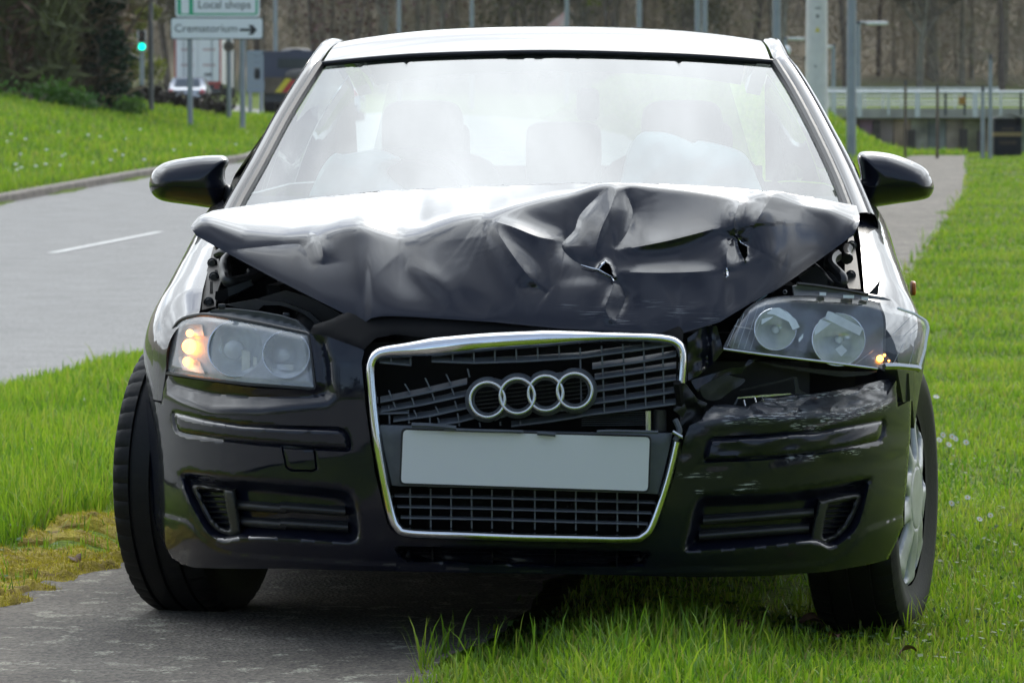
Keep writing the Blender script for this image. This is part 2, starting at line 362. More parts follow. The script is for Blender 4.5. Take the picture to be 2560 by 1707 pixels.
def asphalt(name, c1, c2, lichen=0, streak=False):
    m, Nn, Ln, b = mat(name); t = node(m, 'ShaderNodeTexCoord')
    def nz(sc, d=6, vec=None, rough=.5):
        n = node(m, 'ShaderNodeTexNoise'); n.inputs['Scale'].default_value = sc; n.inputs['Detail'].default_value = d; n.inputs['Roughness'].default_value = rough; Ln.new(vec or t.outputs['Object'], n.inputs['Vector']); return n.outputs['Fac']
    r = node(m, 'ShaderNodeValToRGB'); Ln.new(nz(2.2, 7), r.inputs[0]); e = r.color_ramp.elements
    e[0].position = .3; e[0].color = (*c1, 1); e[1].position = .7; e[1].color = (*c2, 1)
    v = node(m, 'ShaderNodeTexVoronoi'); v.inputs['Scale'].default_value = 110; Ln.new(t.outputs['Object'], v.inputs['Vector'])
    r2 = node(m, 'ShaderNodeValToRGB'); Ln.new(v.outputs['Color'], r2.inputs[0]); e = r2.color_ramp.elements; e[0].color = (.5,.5,.5,1); e[1].color = (1.5,1.48,1.42,1)
    x = node(m, 'ShaderNodeMix', data_type='RGBA', blend_type='MULTIPLY'); x.inputs['Factor'].default_value = 1; Ln.new(r.outputs[0], x.inputs['A']); Ln.new(r2.outputs[0], x.inputs['B']); col = x.outputs['Result']
    if lichen:
        mp = node(m, 'ShaderNodeMapRange', interpolation_type='SMOOTHSTEP'); mp.inputs['From Min'].default_value = .565; mp.inputs['From Max'].default_value = .62; Ln.new(nz(11, 4, rough=.62), mp.inputs['Value'])
        mq = node(m, 'ShaderNodeMapRange'); mq.inputs['From Min'].default_value = .42; mq.inputs['From Max'].default_value = .58; Ln.new(nz(160, 2), mq.inputs['Value'])
        mu = node(m, 'ShaderNodeMath', operation='MULTIPLY'); Ln.new(mp.outputs[0], mu.inputs[0]); Ln.new(mq.outputs[0], mu.inputs[1])
        mu2 = node(m, 'ShaderNodeMath', operation='MULTIPLY'); mu2.inputs[1].default_value = lichen; Ln.new(mu.outputs[0], mu2.inputs[0])
        y = node(m, 'ShaderNodeMix', data_type='RGBA'); Ln.new(mu2.outputs[0], y.inputs['Factor']); Ln.new(col, y.inputs['A']); y.inputs['B'].default_value = (.40,.39,.30,1); col = y.outputs['Result']
    Ln.new(col, b.inputs['Base Color']); b.inputs['Roughness'].default_value = .85; b.inputs['Specular IOR Level'].default_value = .3
    bp = node(m, 'ShaderNodeBump'); bp.inputs['Strength'].default_value = .7; bp.inputs['Distance'].default_value = .006; Ln.new(v.outputs['Distance'], bp.inputs['Height']); Ln.new(bp.outputs[0], b.inputs['Normal'])
    return m
M_GROUND = ground_mat()
M_PATH = asphalt('path_asphalt', (.092,.080,.067), (.175,.155,.13), lichen=.8)
M_ROAD = asphalt('road_asphalt', (.205,.204,.202), (.245,.243,.24))
M_KERB = P('kerb_concrete', (.19,.165,.14), .9, var=.3, scale=6, bump=.3)
M_PAINT = P('road_marking_paint', (.50,.50,.48), .7, var=.3, scale=20)

ys = np.concatenate([np.linspace(-320,-20,16), np.linspace(-16,6,12), np.arange(6.5,22,.25), np.arange(22,60,.8), np.arange(60,150,2), np.arange(150,430,8), [520, 700]])
xs = np.concatenate([[-420,-250,-160,-110], np.arange(-80,-30,6), np.arange(-30,-14,2), np.arange(-14,-3,.5), np.arange(-3,3.6,.18), np.arange(3.6,16,.5), np.arange(16,40,3), [50,70,110,160,250,420]])
X_, Y_ = np.meshgrid(xs, ys); Z_ = height(X_, Y_)
# the turf stops short of road and path levels so that their sheets lie clear above it
inroad = (X_ < road_in(Y_)+.05) & (X_ > road_in(Y_)-ROADW-.05); inpath = (X_ > path_l(Y_)-.02) & (X_ < path_r(Y_)+.02) & (Y_ < 100)
Z_ = np.where(inroad | inpath, height(X_, Y_, False)-.02, Z_)
tag(grid('ground', np.stack([X_, Y_, Z_], -1), M_GROUND, None, None), kind='structure')
yr = np.concatenate([np.linspace(-80,6,20), np.arange(7,70,.8), np.arange(70,420,4)])
strip('road', yr, road_in(yr)-ROADW, road_in(yr), 10, .012, M_ROAD)
yp = np.concatenate([np.linspace(-60,4,14), np.arange(4.5,24,.22), np.arange(24,101,1.2)])
wob = lambda y, s: .045*snoise(y, y*0+s, 2.2, s) + .02*snoise(y, y*0, 9, s)
strip('path', yp, path_l(yp)+wob(yp,1), path_r(yp)+wob(yp,4), 16, .010, M_PATH)
# far kerb, in stones of 0.9 m laid end to end
kb = empty('kerb', (0,0,0)); tag(kb, kind='structure')
stone = None; y = 30.0; i = 0
kerb_mb = MB()
while y < 130:
    y2 = y + .9; a = np.array([road_in(y)-ROADW, y]); b_ = np.array([road_in(y2)-ROADW, y2]); d = (b_-a)/np.linalg.norm(b_-a); n = np.array([-d[1], d[0]])
    za, zb = float(height(a[0], y, False)), float(height(b_[0], y2, False)); q = []
    for (p, z, e) in ((a + d*.004, za, 0), (b_ - d*.004, zb, 0)):
        for off, h in ((0,-.1),(0.,.10),(.02,.125),(.14,.125),(.14,-.1)): q.append((p[0]+n[0]*off, p[1]+n[1]*off, z+h))
    f = [(0,5,6,1),(1,6,7,2),(2,7,8,3),(3,8,9,4),(0,1,2,3,4),(9,8,7,6,5)]
    if i < 60: mesh('kerb_stone', q, [g[::-1] for g in f], M_KERB, kb, False)
    else: kerb_mb.add(q, [g[::-1] for g in f])
    y = y2; i += 1
tag(kerb_mb.build('kerb_run', M_KERB, kb, False), kind='stuff')
# centre line
ln = MB()
for y0 in (17.5, 28., 38.6, 49.2, 59.8, 70.4, 81, 92, 103):
    yy = np.linspace(y0, y0+5.2, 8); b0 = len(ln.v); xc = road_in(yy) - ROADW/2
    v = []
    for k in range(8):
        for o in (-.05, .05): v.append((xc[k]+o, yy[k], float(height(xc[k]+o, yy[k], False))+.018))
    ln.add(v, [(2*k, 2*k+1, 2*k+3, 2*k+2) for k in range(7)])
tag(ln.build('road_marking', M_PAINT), kind='structure')

# ================================================================== THE CAR
def paint(name, dirt=False):
    m, Nn, Ln, b = mat(name); t = node(m, 'ShaderNodeTexCoord')
    b.inputs['Base Color'].default_value = (.003,.0042,.012,1); b.inputs['Roughness'].default_value = .35; b.inputs['Specular IOR Level'].default_value = .08
    b.inputs['Coat Weight'].default_value = 1; b.inputs['Coat Roughness'].default_value = .025; b.inputs['Coat IOR'].default_value = 1.46
    def nz(sc, d=5, mapping=None):
        n = node(m, 'ShaderNodeTexNoise'); n.inputs['Scale'].default_value = sc; n.inputs['Detail'].default_value = d
        if mapping:
            mp = node(m, 'ShaderNodeMapping'); mp.inputs['Scale'].default_value = mapping; Ln.new(t.outputs['Object'], mp.inputs[0]); Ln.new(mp.outputs[0], n.inputs['Vector'])
        else: Ln.new(t.outputs['Object'], n.inputs['Vector'])
        return n.outputs['Fac']
    def mr(v, a, b_, c=0, d=1):
        n = node(m, 'ShaderNodeMapRange', interpolation_type='SMOOTHSTEP'); n.inputs['From Min'].default_value = a; n.inputs['From Max'].default_value = b_; n.inputs['To Min'].default_value = c; n.inputs['To Max'].default_value = d; Ln.new(v, n.inputs['Value']); return n.outputs[0]
    def mul(a, b_):
        n = node(m, 'ShaderNodeMath', operation='MULTIPLY'); Ln.new(a, n.inputs[0])
        if isinstance(b_, float): n.inputs[1].default_value = b_
        else: Ln.new(b_, n.inputs[1])
        return n.outputs[0]
    # road dust film and water marks
    film = mr(nz(5, 8), .5, .8, 0, .003); x = node(m, 'ShaderNodeMix', data_type='RGBA'); Ln.new(film, x.inputs['Factor']); x.inputs['A'].default_value = (.003,.0042,.012,1); x.inputs['B'].default_value = (.35,.33,.3,1); col = x.outputs['Result']
    # scuffs: bare scraped plastic and primer where the bodywork was hit, plus a painted sheen
    at = node(m, 'ShaderNodeAttribute', attribute_name='scuff')
    s1 = mr(nz(26, 7, (1,1,3.2)), .30, .66); s0 = mr(at.outputs['Fac'], .25, .75); sc = mul(s0, s1)
    x2 = node(m, 'ShaderNodeMix', data_type='RGBA'); Ln.new(sc, x2.inputs['Factor']); Ln.new(col, x2.inputs['A']); x2.inputs['B'].default_value = (.060,.063,.070,1); col = x2.outputs['Result']
    at2 = node(m, 'ShaderNodeAttribute', attribute_name='scratch')
    s3 = mul(mr(nz(60, 3, (.35,1,7)), .54, .62), mr(at2.outputs['Fac'], .1, .9)); x3 = node(m, 'ShaderNodeMix', data_type='RGBA'); Ln.new(s3, x3.inputs['Factor']); Ln.new(col, x3.inputs['A']); x3.inputs['B'].default_value = (.42,.43,.44,1)
    Ln.new(x3.outputs['Result'], b.inputs['Base Color'])
    inv = node(m, 'ShaderNodeMath', operation='SUBTRACT', use_clamp=True); inv.inputs[0].default_value = 1; Ln.new(sc, inv.inputs[1]); Ln.new(inv.outputs[0], b.inputs['Coat Weight'])
    Ln.new(mr(nz(14, 6), .3, .8, .01, .04), b.inputs['Coat Roughness'])
    bp = node(m, 'ShaderNodeBump'); bp.inputs['Strength'].default_value = .012; bp.inputs['Distance'].default_value = .004; Ln.new(nz(30, 2), bp.inputs['Height'])
    Ln.new(bp.outputs[0], b.inputs['Coat Normal'])
    return m
M_PAINTC = paint('black_car_paint')
M_BLACKP = P('black_plastic', (.012,.013,.014), .45, var=.3, scale=30, bump=.05, bscale=200)
M_BLACKM = P('matt_black_plastic', (.0045,.0045,.005), .8, spec=.2)
M_GREYP = P('grey_plastic', (.075,.084,.095), .45, var=.2, scale=25)
M_RUBBER = P('tyre_rubber', (.0042,.0042,.0045), .6, var=.3, scale=12, bump=.08, bscale=120, spec=.3)
M_SEAL = P('black_rubber_seal', (.006,.006,.008), .45)
M_CHROME = P('chrome', (.78,.79,.80), .08, metal=1, var=.04, scale=30)
M_SATIN = P('satin_chrome', (.62,.63,.62), .26, metal=1, var=.06, scale=30)
M_ALLOY = P('silver_wheel_paint', (.48,.48,.465), .4, metal=.35, var=.12, scale=22)
M_STEEL = P('dark_steel', (.012,.011,.010), .7)
M_PLATE = P('number_plate_grey', (.70,.70,.69), .4)
M_WIND = glass('windscreen_glass', (.43,.54,.54), 1.5, 1.72)
M_SIDEG = glass('side_glass', (.45,.52,.50), 1.5, 1.6)
M_LENS = glass('headlamp_lens', (.93,.94,.94), 1.5, 1.25, haze=.05, hazec=(.7,.72,.74))
M_LENSOLD = glass('weathered_headlamp_lens', (.90,.91,.91), 1.5, 1.25, haze=.30, hazec=(.74,.76,.78))
M_CABIN = P('cabin_plastic', (.030,.032,.036), .8)
M_SEATF = P('seat_fabric', (.045,.047,.055), .9, var=.3, scale=30)
M_BAG = P('airbag_cloth', (.62,.68,.68), .95, bump=.1, bscale=40)
M_ORANGE = emit('lit_indicator', (1.0,.34,.05), 4.5)
M_AMBER = P('amber_reflector', (.55,.16,.03), .3)
M_BULB = P('bulb_glass', (.75,.78,.8), .1)
M_HOSE = P('rubber_hose', (.02,.02,.022), .38)
M_ENGINE = P('engine_bay_black', (.007,.007,.007), .6, var=.4, scale=15)
M_BRACKET = P('dusty_metal_bracket', (.045,.040,.034), .5, metal=.3, var=.3, scale=40)

CAR = empty('crashed_hatchback', tuple(CAR_O), -YAW)
tag(CAR, 'black hatchback with crumpled bonnet, torn bumper and one headlamp hanging out, on the path', 'car')

def plan(a): a = np.clip(np.abs(a)/.885, 0, .99999); return .75*(1-(1-a**2.6)**.625)
PRZ = [(.05,.16),(.12,.10),(.17,.05),(.22,.022),(.3,.004),(.4,0),(.55,0),(.62,.012),(.7,.04),(.8,.10),(1,.25)]
_z = np.linspace(.05, 1, 400); _c = np.interp(_z, *np.array(PRZ).T); _k = np.hanning(31); _c = np.convolve(np.pad(_c, 15, 'edge'), _k/_k.sum(), 'valid')
def prz(z): return np.interp(z, _z, _c)
def Fb(X, Z): return plan(X) + prz(Z)
def Wc(c):
    c = np.asarray(c, float); f = np.where(c < .75, (1-np.clip(1-c/.75, 0, 1)**1.6)**(1/2.6), 1.0)
    r = np.clip((c-3.55)/.72, 0, .98); return .885*f*(1-.30*r**2.4)
def hitP(F, off=0):
    def fn(q, dc=None):
        c = car_hit(q[:,0], q[:,1], F) + off
        if dc is not None: c = c + dc
        return car_at(q[:,0], q[:,1], c)
    return fn

# ---------------------------------------------------------------- bumper
B_left = np.vstack([cH((345,868),(480,905),(512,700),(800,742),(1200,797),(1560,810),(1610,800),(1622,770),(1602,600),(1570,392),(1700,415),(1965,512))])
B_gril = np.vstack([cI((78,262),(62,330),(85,600),(150,1050),(228,1370),(258,1420),(300,1448),(400,1472),(1100,1492),(1850,1502),(1935,1478),(2003,1385),(2103,1080),(2152,850))])
B_rtop = np.vstack([cJ((5,700),(30,580),(70,482),(160,440),(190,385),(250,335),(340,330),(420,342),(500,347),(545,322),(580,312),(622,284),(700,278),(850,262),(1000,250),(1150,224),(1300,195),(1460,152),(1545,140),(1588,132))])
B_rside = np.vstack([cJ((1600,345),(1700,290),(1692,560),(1668,900),(1640,1122)), cM((1466,330),(1400,480),(1352,580),(1200,622),(900,672),(500,702),(0,712))])
B_bot = np.vstack([cL((2352,694),(1500,680),(600,665),(0,648)), cK((1800,945),(1430,936),(1330,910),(1250,862),(1200,782),(1150,655),(1120,512),(1068,0))])
bump_out = np.vstack([B_left, B_gril, B_rtop, B_rside, B_bot])
stripL = cH((568,968),(800,1020),(1060,1060),(1400,1078),(1780,1088),(1830,1105),(1856,1150),(1868,1235),(1850,1250),(1560,1235),(1200,1205),(900,1170),(650,1130),(600,1112),(582,1070))
stripR = cJ((215,585),(240,575),(600,555),(1000,520),(1300,470),(1495,437),(1498,470),(1485,560),(1465,595),(1300,635),(1000,685),(600,725),(185,742),(178,725),(195,620))
tow = cH((1370,1230),(1605,1242),(1622,1385),(1590,1402),(1430,1396),(1400,1372))
fogL = sm(np.vstack([cK((1335,222),(1700,262),(2100,295)), cL((300,25),(430,40),(530,80),(575,160),(600,330),(590,430),(540,466),(440,470),(0,440)), cK((1780,735),(1650,755),(1550,722),(1480,640),(1415,530),(1350,380))]), 4, True)
fogR = sm(cJ((150,985),(260,975),(700,955),(1100,900),(1390,850),(1400,940),(1350,1150),(1290,1270),(1200,1350),(1100,1395),(960,1350),(600,1385),(90,1418),(30,1405),(20,1370),(55,1200),(90,1060)), 4, True)
lowin = cL((838,487),(1100,490),(1560,492),(2100,505),(2352,512)); lowin = np.vstack([lowin, cO((1490,1266),(1495,1275),(1480,1298)), cL((2352,640),(1700,625),(1100,605),(930,595),(880,560),(850,520))])
lipL = np.vstack([cK((1112,510),(1370,580),(1420,630),(1480,700),(1560,765),(1640,805),(1780,832),(2352,872)), cL((300,580),(850,606))])
lipR = cM((1490,238),(1460,250),(1190,350),(1150,395),(1100,455),(1030,520),(950,570),(850,595),(700,610),(300,636),(-420,650))
lip = np.vstack([lipL, cL((880,625),(2300,668)), lipR[::-1]])
shelfL = np.vstack([cH((500,660),(800,720),(1200,775),(1560,790),(1630,760),(1590,400),(1690,440),(1735,600),(1752,850),(1700,895),(1600,908),(1200,945),(850,940),(640,880),(520,830))])
dentR = cJ((150,480),(500,420),(900,430),(1250,390),(1500,300),(1600,100),(1000,150),(400,250),(100,380))
def bump_relief(q):
    dc = np.zeros(len(q))
    for s in (stripL, stripR): d = sdf(q, s); dc += .008*ss(d, -4, 1)
    dc += .007*(1-ss(np.abs(sdf(q, tow)), 0, 3.2))
    for s, dep in ((fogL, .058), (fogR, .058)): dc += dep*ss(sdf(q, s), 0, 34)
    dc += .09*ss(sdf(q, lowin), 0, 16)
    d, side, _ = dist_line(q, lip); below = q[:,1] > np.interp(q[:,0], lip[:,0], lip[:,1]); dc -= np.where(below, .006*ss(d, 0, 9), 0)
    d = sdf(q, shelfL); dc += .00078*np.clip(d, 0, 85) + .004*ss(d, -12, 6)
    d = sdf(q, dentR); lo = dist_line(q, dentR[:5])[0]; w = ss(d, -4, 6); dc += w*(.0009*np.clip(lo, 0, 90) + .003*snoise(q[:,0]/60, q[:,1]/24, 1, 3))
    r = (q[:,0] > 1700) & (q[:,1] < 1200); dc += np.where(r, .004*snoise(q[:,0]/90, q[:,1]/30, 1, 8)*ss(1200-q[:,1], 0, 80), 0)
    return dc
blines = [offs(s, d) for s in (stripL, stripR) for d in (4.5, -1)] + [resample(lip, 5, False), resample(lip, 5, False)+np.array([0, 9])] + [offs(tow, d) for d in (3.2, 0, -3.2)] + [offs(s, d) for s in (fogL, fogR) for d in (4, -5)]
extra = []
v, f = tri_poly(bump_out, 6.5, (), None, blines)
Pb = hitP(Fb)(v, bump_relief(v))
scuff_sheenR = cJ((200,330),(520,330),(640,285),(1300,195),(1540,150),(1560,260),(1450,340),(1200,395),(900,430),(500,450),(150,470),(60,640),(20,600))  # scraped area; its grey also paints the sky sheen of the torn edge
def scuff_fn(q): return np.clip(ss(sdf(q, scuff_sheenR), -14, 26)*1.1 + .33*ss(q[:,0], 1690, 1760)*ss(1120-q[:,1], -20, 60), 0, 1)
def scr_fn(q):
    a = np.zeros(len(q))
    for ln_, w in ((cJ((0,845),(290,845)), 7), (cJ((215,680),(500,672)), 7), (cJ((1180,672),(1330,682)), 6), (cJ((780,712),(1010,716)), 8), (cJ((400,965),(555,915)), 12), (cJ((830,480),(1010,505)), 8), (cJ((1050,440),(1500,330)), 14), (cJ((130,960),(160,955)), 7), (cJ((350,440),(900,400)), 14), (cJ((640,300),(1500,200)), 9)):
        a = np.maximum(a, .95*np.exp(-(dist_line(q, ln_)[0]/w)**2))
    return a
bumper = sheet('bumper', v, f, Pb, M_PAINTC, CAR, .03, attr={'scuff': scuff_fn, 'scratch': scr_fn}, sharp=50)
for s, lab in ((stripL, None), (stripR, 'scuffed rub strip')):
    v, f = tri_poly(s, 5, (), None, [offs(s, -6), offs(s, -12)]); d = sdf(v, s); sc = hitP(Fb)(v, .010 - .017*ss(d, 0, 10)+ (0.004*snoise(v[:,0]/60, v[:,1]/20, 1, 4) if lab else 0))
    o = sheet('bumper_strip', v, f, sc, M_PAINTC if not lab else M_PAINTC, CAR, .015, attr={'scuff': (lambda q: np.full(len(q), .34)) if lab else (lambda q: np.zeros(len(q))), 'scratch': (lambda q: np.full(len(q), .0)) if lab else (lambda q: np.zeros(len(q)))}, sharp=50)
    if lab: tag(o, lab)
# slats and vents in the two lower recesses
def ribbon(name, line, hw, off, m, parent, F=Fb, thick=.03, n=5, lean=0.):
    """a moulded bar following a traced line: rounded towards the front, hw pixels half height"""
    line = resample(line, 14, False); k = len(line); Pn = []
    for j, a in enumerate(np.linspace(-1, 1, n)):
        q = line + np.array([0, hw*a]); c = car_hit(q[:,0], q[:,1], F) + off + .018*(1-math.sqrt(max(0, 1-a*a*.98))) + lean*(-a)
        Pn.append(car_at(q[:,0], q[:,1], c))
    A = np.stack(Pn, 1); back = A + np.array([0, thick, 0]); A = np.concatenate([A, back[:, ::-1]], 1)
    return grid(name, A, m, parent, 60, flip=True, close=True)
for a in (cK((1750,472),(2100,490)), ): pass
for ln_ in (np.vstack([cK((1745,476),(2100,505)), cL((0,194),(480,228))]), np.vstack([cK((1768,596),(2100,622)), cL((0,314),(500,345))]),
            cJ((170,1178),(500,1155),(985,1118)), cJ((140,1290),(500,1262),(950,1232))):
    ribbon('intake_slat', ln_, 12, .035, M_BLACKP, CAR, lean=.006)
def ring_frame(name, outer, inner, F, off, m, parent, depth=.03):
    v, f = tri_poly(outer, 5, (inner,)); d = sdf(v, outer); di = -sdf(v, inner)
    w = np.minimum(d, di); return sheet(name, v, f, hitP(F, off)(v, -.008*ss(w, 0, 5)), m, parent, depth, sharp=60)
ventL_o = sm(cK((1420,328),(1700,365),(1722,385),(1768,660),(1750,690),(1690,698),(1600,670),(1530,600),(1460,460)), 4, True)
ventL_i = cK((1455,358),(1640,378),(1690,640),(1680,662),(1620,640),(1550,570),(1490,450))
ventR_o = sm(cJ((1325,982),(1045,1030),(1020,1045),(960,1325),(975,1345),(1040,1350),(1150,1310),(1240,1220),(1300,1100)), 4, True)
ventR_i = cJ((1290,1022),(1095,1062),(1075,1110),(1045,1290),(1060,1312),(1130,1285),(1210,1200),(1262,1100))
for vo, vi in ((ventL_o, ventL_i), (ventR_o, ventR_i)):
    fr = ring_frame('fog_vent', vo, vi, Fb, .03, M_BLACKP, CAR)
    x0, y0 = vi.min(0); x1, y1 = vi.max(0)
    for y in np.linspace(y0+6, y1-6, 8):
        xs_ = np.linspace(x0, x1, 60); q = np.stack([xs_, np.full(60, y)+ (-.06 if vo is ventR_o else .06)*(xs_-xs_.mean())], 1); ins = sdf(q, vi) > -2
        if ins.sum() > 6: ribbon('vent_slat', q[ins][[0, -1]], 2.6, .038, M_BLACKP, fr, thick=.02, n=3)
for x in (1078, 1228, 1385, 1540):
    a = car_at([x, x+3, x+3, x], [1367,1367,1412,1412], [.07]*4); mb = MB(); mb.add(list(a)+list(a+np.array([0,.05,0])), [(0,1,2,3),(1,5,6,2),(4,0,3,7)]); mb.build('intake_rib', M_BLACKM, CAR, False)

# ---------------------------------------------------------------- grille
def Fg(X, Z): return .0 + .9*np.abs(X)**3 + .10*np.clip(Z-.45, 0, 1)
fr_line = sm(cI((2152,462),(2163,330),(2155,250),(2125,205),(2060,180),(1900,166),(1500,166),(900,196),(420,243),(230,260),(165,280),(130,325),(122,420),(160,800),(222,1150),(262,1330),(300,1405),(370,1440),(700,1455),(1100,1470),(1500,1478),(1820,1482),(1905,1458),(1965,1380),(2060,1100),(2122,848)), 7)
_, _, arc = dist_line(fr_line, fr_line); seglen = np.linalg.norm(np.diff(fr_line, axis=0), axis=1); arc = np.concatenate([[0], np.cumsum(seglen)]); arc /= arc[-1]
hw = np.interp(arc, [0,.05,.09,.13,.2,.33,.365,.4,.6,.64,.84,.88,1], [12,12,11,12,21,24,18,14,13,13,12,12,11])
nrm = np.gradient(fr_line, axis=0); nrm /= np.linalg.norm(nrm, axis=1)[:, None]; nrm = np.stack([nrm[:,1], -nrm[:,0]], 1)
Pn = []
for a in np.linspace(-1, 1, 9):
    q = fr_line + nrm*(hw*a)[:, None]; c = car_hit(q[:,0], q[:,1], Fg) - .012 + .020*(1-math.sqrt(max(0, 1-(a*.97)**2)))
    Pn.append(car_at(q[:,0], q[:,1], c))
A = np.stack(Pn, 1); A = np.concatenate([A, (A + np.array([0,.03,0]))[:, ::-1]], 1)
grid('grille_frame', A, M_CHROME, CAR, 60, close=True, flip=False)
GR = empty('grille', (0,0,0), 0, CAR)
def louvre(line, m=M_GREYP, parent=None, dep=.022, up=12, th=3.6, off=.006):
    """a grille slat: thin front edge, sloping upper face going back"""
    q = resample(line, 20, False); c = car_hit(q[:,0], q[:,1], Fg) + off
    rows = [(0, 0), (-th, .001), (-th-up, dep), (-th-up+3, dep+.002), (th*.4, .004)]
    A = np.stack([car_at(q[:,0], q[:,1]+dy, c+dc) for dy, dc in rows], 1)
    return grid('slat', A, m, parent or GR, 40, close=True, flip=True)
upper = [((520,327),(800,337),(1120,327),(1500,302),(1900,248),(2118,215)), ((1570,372),(1850,335),(2118,290)), ((1585,442),(1850,405),(2118,365)), ((1590,522),(1850,487),(2118,445)),
         ((1560,605),(1850,565),(2118,525)), ((1475,685),(1800,645),(2115,603)), ((185,592),(450,540),(752,470)), ((190,655),(450,612),(765,545)), ((270,718),(520,682),(790,622)), ((560,742),(700,722),(830,688)),
         ((1040,750),(1300,718),(1500,686)), ((180,332),(385,352)), ((182,668),(372,662))]
for l in upper: louvre(cI(*l))
def rib(a, b, parent=GR, off=.010, w=2.0, dep=.016):
    q = cI(a, b); c = car_hit(q[:,0], q[:,1], Fg) + off; v_ = []
    for (x, y), cc in zip(q, c):
        for dx, dc in ((-w, 0), (w, 0), (w, dep), (-w, dep)): v_.append(tuple(car_at(x+dx, y, cc+dc)))
    return mesh('rib', v_, [(0,1,5,4),(1,2,6,5),(2,3,7,6),(3,0,4,7),(0,3,2,1),(4,5,6,7)], M_GREYP, parent, False)
for i, x in enumerate((658,798,935,1075,1215,1355)): rib((x-3, 250-i*7), (x, 325 if i < 3 else 318-(i-3)*4))
for i, (xt, xb) in enumerate(((1490,1500),(1630,1650),(1768,1790),(1903,1920),(2027,2040))):
    ys_ = [232-i*12, 296-i*18, 368-i*17, 440-i*18, 522-i*18, 600-i*16, 675-i*17]
    for k in range(6): rib((xt+(xb-xt)*k/6, ys_[k]), (xt+(xb-xt)*(k+1)/6, ys_[k+1]))
for a, b in (((240,510),(262,566)),((345,468),(385,535)),((478,430),(515,508)),((615,405),(650,478)),((755,370),(768,425)),((270,585),(290,640)),((390,558),(412,615)),((520,520),(540,578)),((650,495),(668,545)),
             ((405,640),(428,690)),((545,615),(572,668)),((672,580),(690,640)),((240,612),(246,730)),((368,640),(372,728)),((508,665),(510,724)),((560,690),(572,726)),((690,660),(702,745)),((833,720),(838,752)),((255,305),(257,335)),((382,305),(384,352)),((968,715),(970,742)),((1100,712),(1102,738))): rib(a, b)
for l in (((278,1206),(900,1218),(1400,1232),(1978,1250)), ((295,1276),(900,1290),(1400,1305),(1955,1318)), ((318,1346),(900,1358),(1400,1375),(1935,1388))): louvre(cI(*l), up=5, th=3)
for i, x in enumerate((380,514,647,781,914,1048,1194,1328,1462,1598,1733,1868)):
    t = i/11; rib((x, 1150+t*25), (x+1, 1402+t*32 if 0 < i < 11 else 1385+t*20), off=.012)
# dark backing of the ring badge, then the four linked rings
rc = [(885,573),(1080,549),(1265,531),(1455,515)]
th = np.linspace(0, 2*math.pi, 40, endpoint=False)
from functools import reduce
badge_q = []
for k, (x, y) in enumerate(rc):
    for t in th:
        p = np.array([x + 147*math.cos(t), y + 147*math.sin(t)])
        if all(np.hypot(*(p-np.array(c_))) > 140 for j, c_ in enumerate(rc) if j != k): badge_q.append(p)
cen = np.array([1170, 545]); badge_q = np.array(badge_q); badge_q = badge_q[np.argsort(np.arctan2((badge_q[:,1]-cen[1])*2.4, badge_q[:,0]-cen[0]))]
EMB = empty('ring_emblem', (0,0,0), 0, CAR)
bq = cI(*[tuple(p) for p in badge_q]); holes = [cI(*[(x+88*math.cos(t), y+88*math.sin(t)) for t in th[::2]]) for x, y in rc]
v, f = tri_poly(bq, 6, holes); sheet('badge_plate', v, f, hitP(Fg, -.004)(v, -.01*ss(sdf(v, bq), 0, 8)), M_GREYP, EMB, .03)
for k, (x, y) in enumerate(rc):
    Rr = 113; A = []
    for t in np.linspace(0, 2*math.pi, 56, endpoint=False):
        row = []
        for a in np.linspace(0, 2*math.pi, 10, endpoint=False):
            q = cI((x + (Rr+14*math.cos(a))*math.cos(t), y + (Rr+14*math.cos(a))*math.sin(t)))
            row.append(car_at(q[:,0], q[:,1], car_hit(q[:,0], q[:,1], Fg) - .020 - .0065*math.sin(a) - .001*(k % 2))[0])
        A.append(row)
    A.append(A[0]); grid('ring', np.array(A), M_SATIN, EMB, 0, close=True)
    for dy in (-52,-26,0,26,52):
        w_ = math.sqrt(80**2-dy*dy); l = cI((x-w_, y+dy+w_*.12), (x+w_, y+dy-w_*.12)); c = car_hit(l[:,0], l[:,1], Fg)+.02
        mb = MB(); a4 = [car_at(l[i,0], l[i,1]+d, c[i]) for i, d in ((0,-1.2),(1,-1.2),(1,1.2),(0,1.2))]; a5 = [p+np.array([0,.012,0]) for p in a4]
        mb.add(a4+a5, [(0,1,2,3),(0,4,5,1),(3,2,6,7)]); mb.build('rib', M_BLACKP, EMB, False)
def flat_poly(name, q, F, off, m, parent, thick, sp=12, bev=3, dome=0):
    v, f = tri_poly(q, sp); return sheet(name, v, f, hitP(F, off)(v, -.004*ss(sdf(v, q), 0, bev) - dome), m, parent, thick, sharp=50)
hold = cI((182,738),(400,742),(560,746),(680,762),(1000,772),(1600,790),(2095,792),(2045,1010),(2000,1186),(1500,1172),(900,1150),(318,1136),(262,1132),(210,900))
flat_poly('plate_holder', hold, Fg, -.002, M_GREYP, CAR, .03, 14)
def rrect(c, r, n=5):
    o = []; c = [np.array(p, float) for p in c]
    for i in range(4):
        a, b_, d = c[i-1], c[i], c[(i+1) % 4]; u = (a-b_)/np.linalg.norm(a-b_); w = (d-b_)/np.linalg.norm(d-b_)
        for t in np.linspace(0, 1, n): o.append(b_ + u*r*(1-t)**2 + w*r*t**2)
    return np.array(o)
plate_q = rrect(cI((335,770),(1945,818),(1932,1168),(320,1115)), 11)
v, f = tri_poly(plate_q, 16); npl = sheet('number_plate', v, f, hitP(lambda X, Z: -.016 + .05*(Z-.4), 0)(v), M_PLATE, CAR, .008); tag(npl, 'blank light grey number plate, slightly tilted')
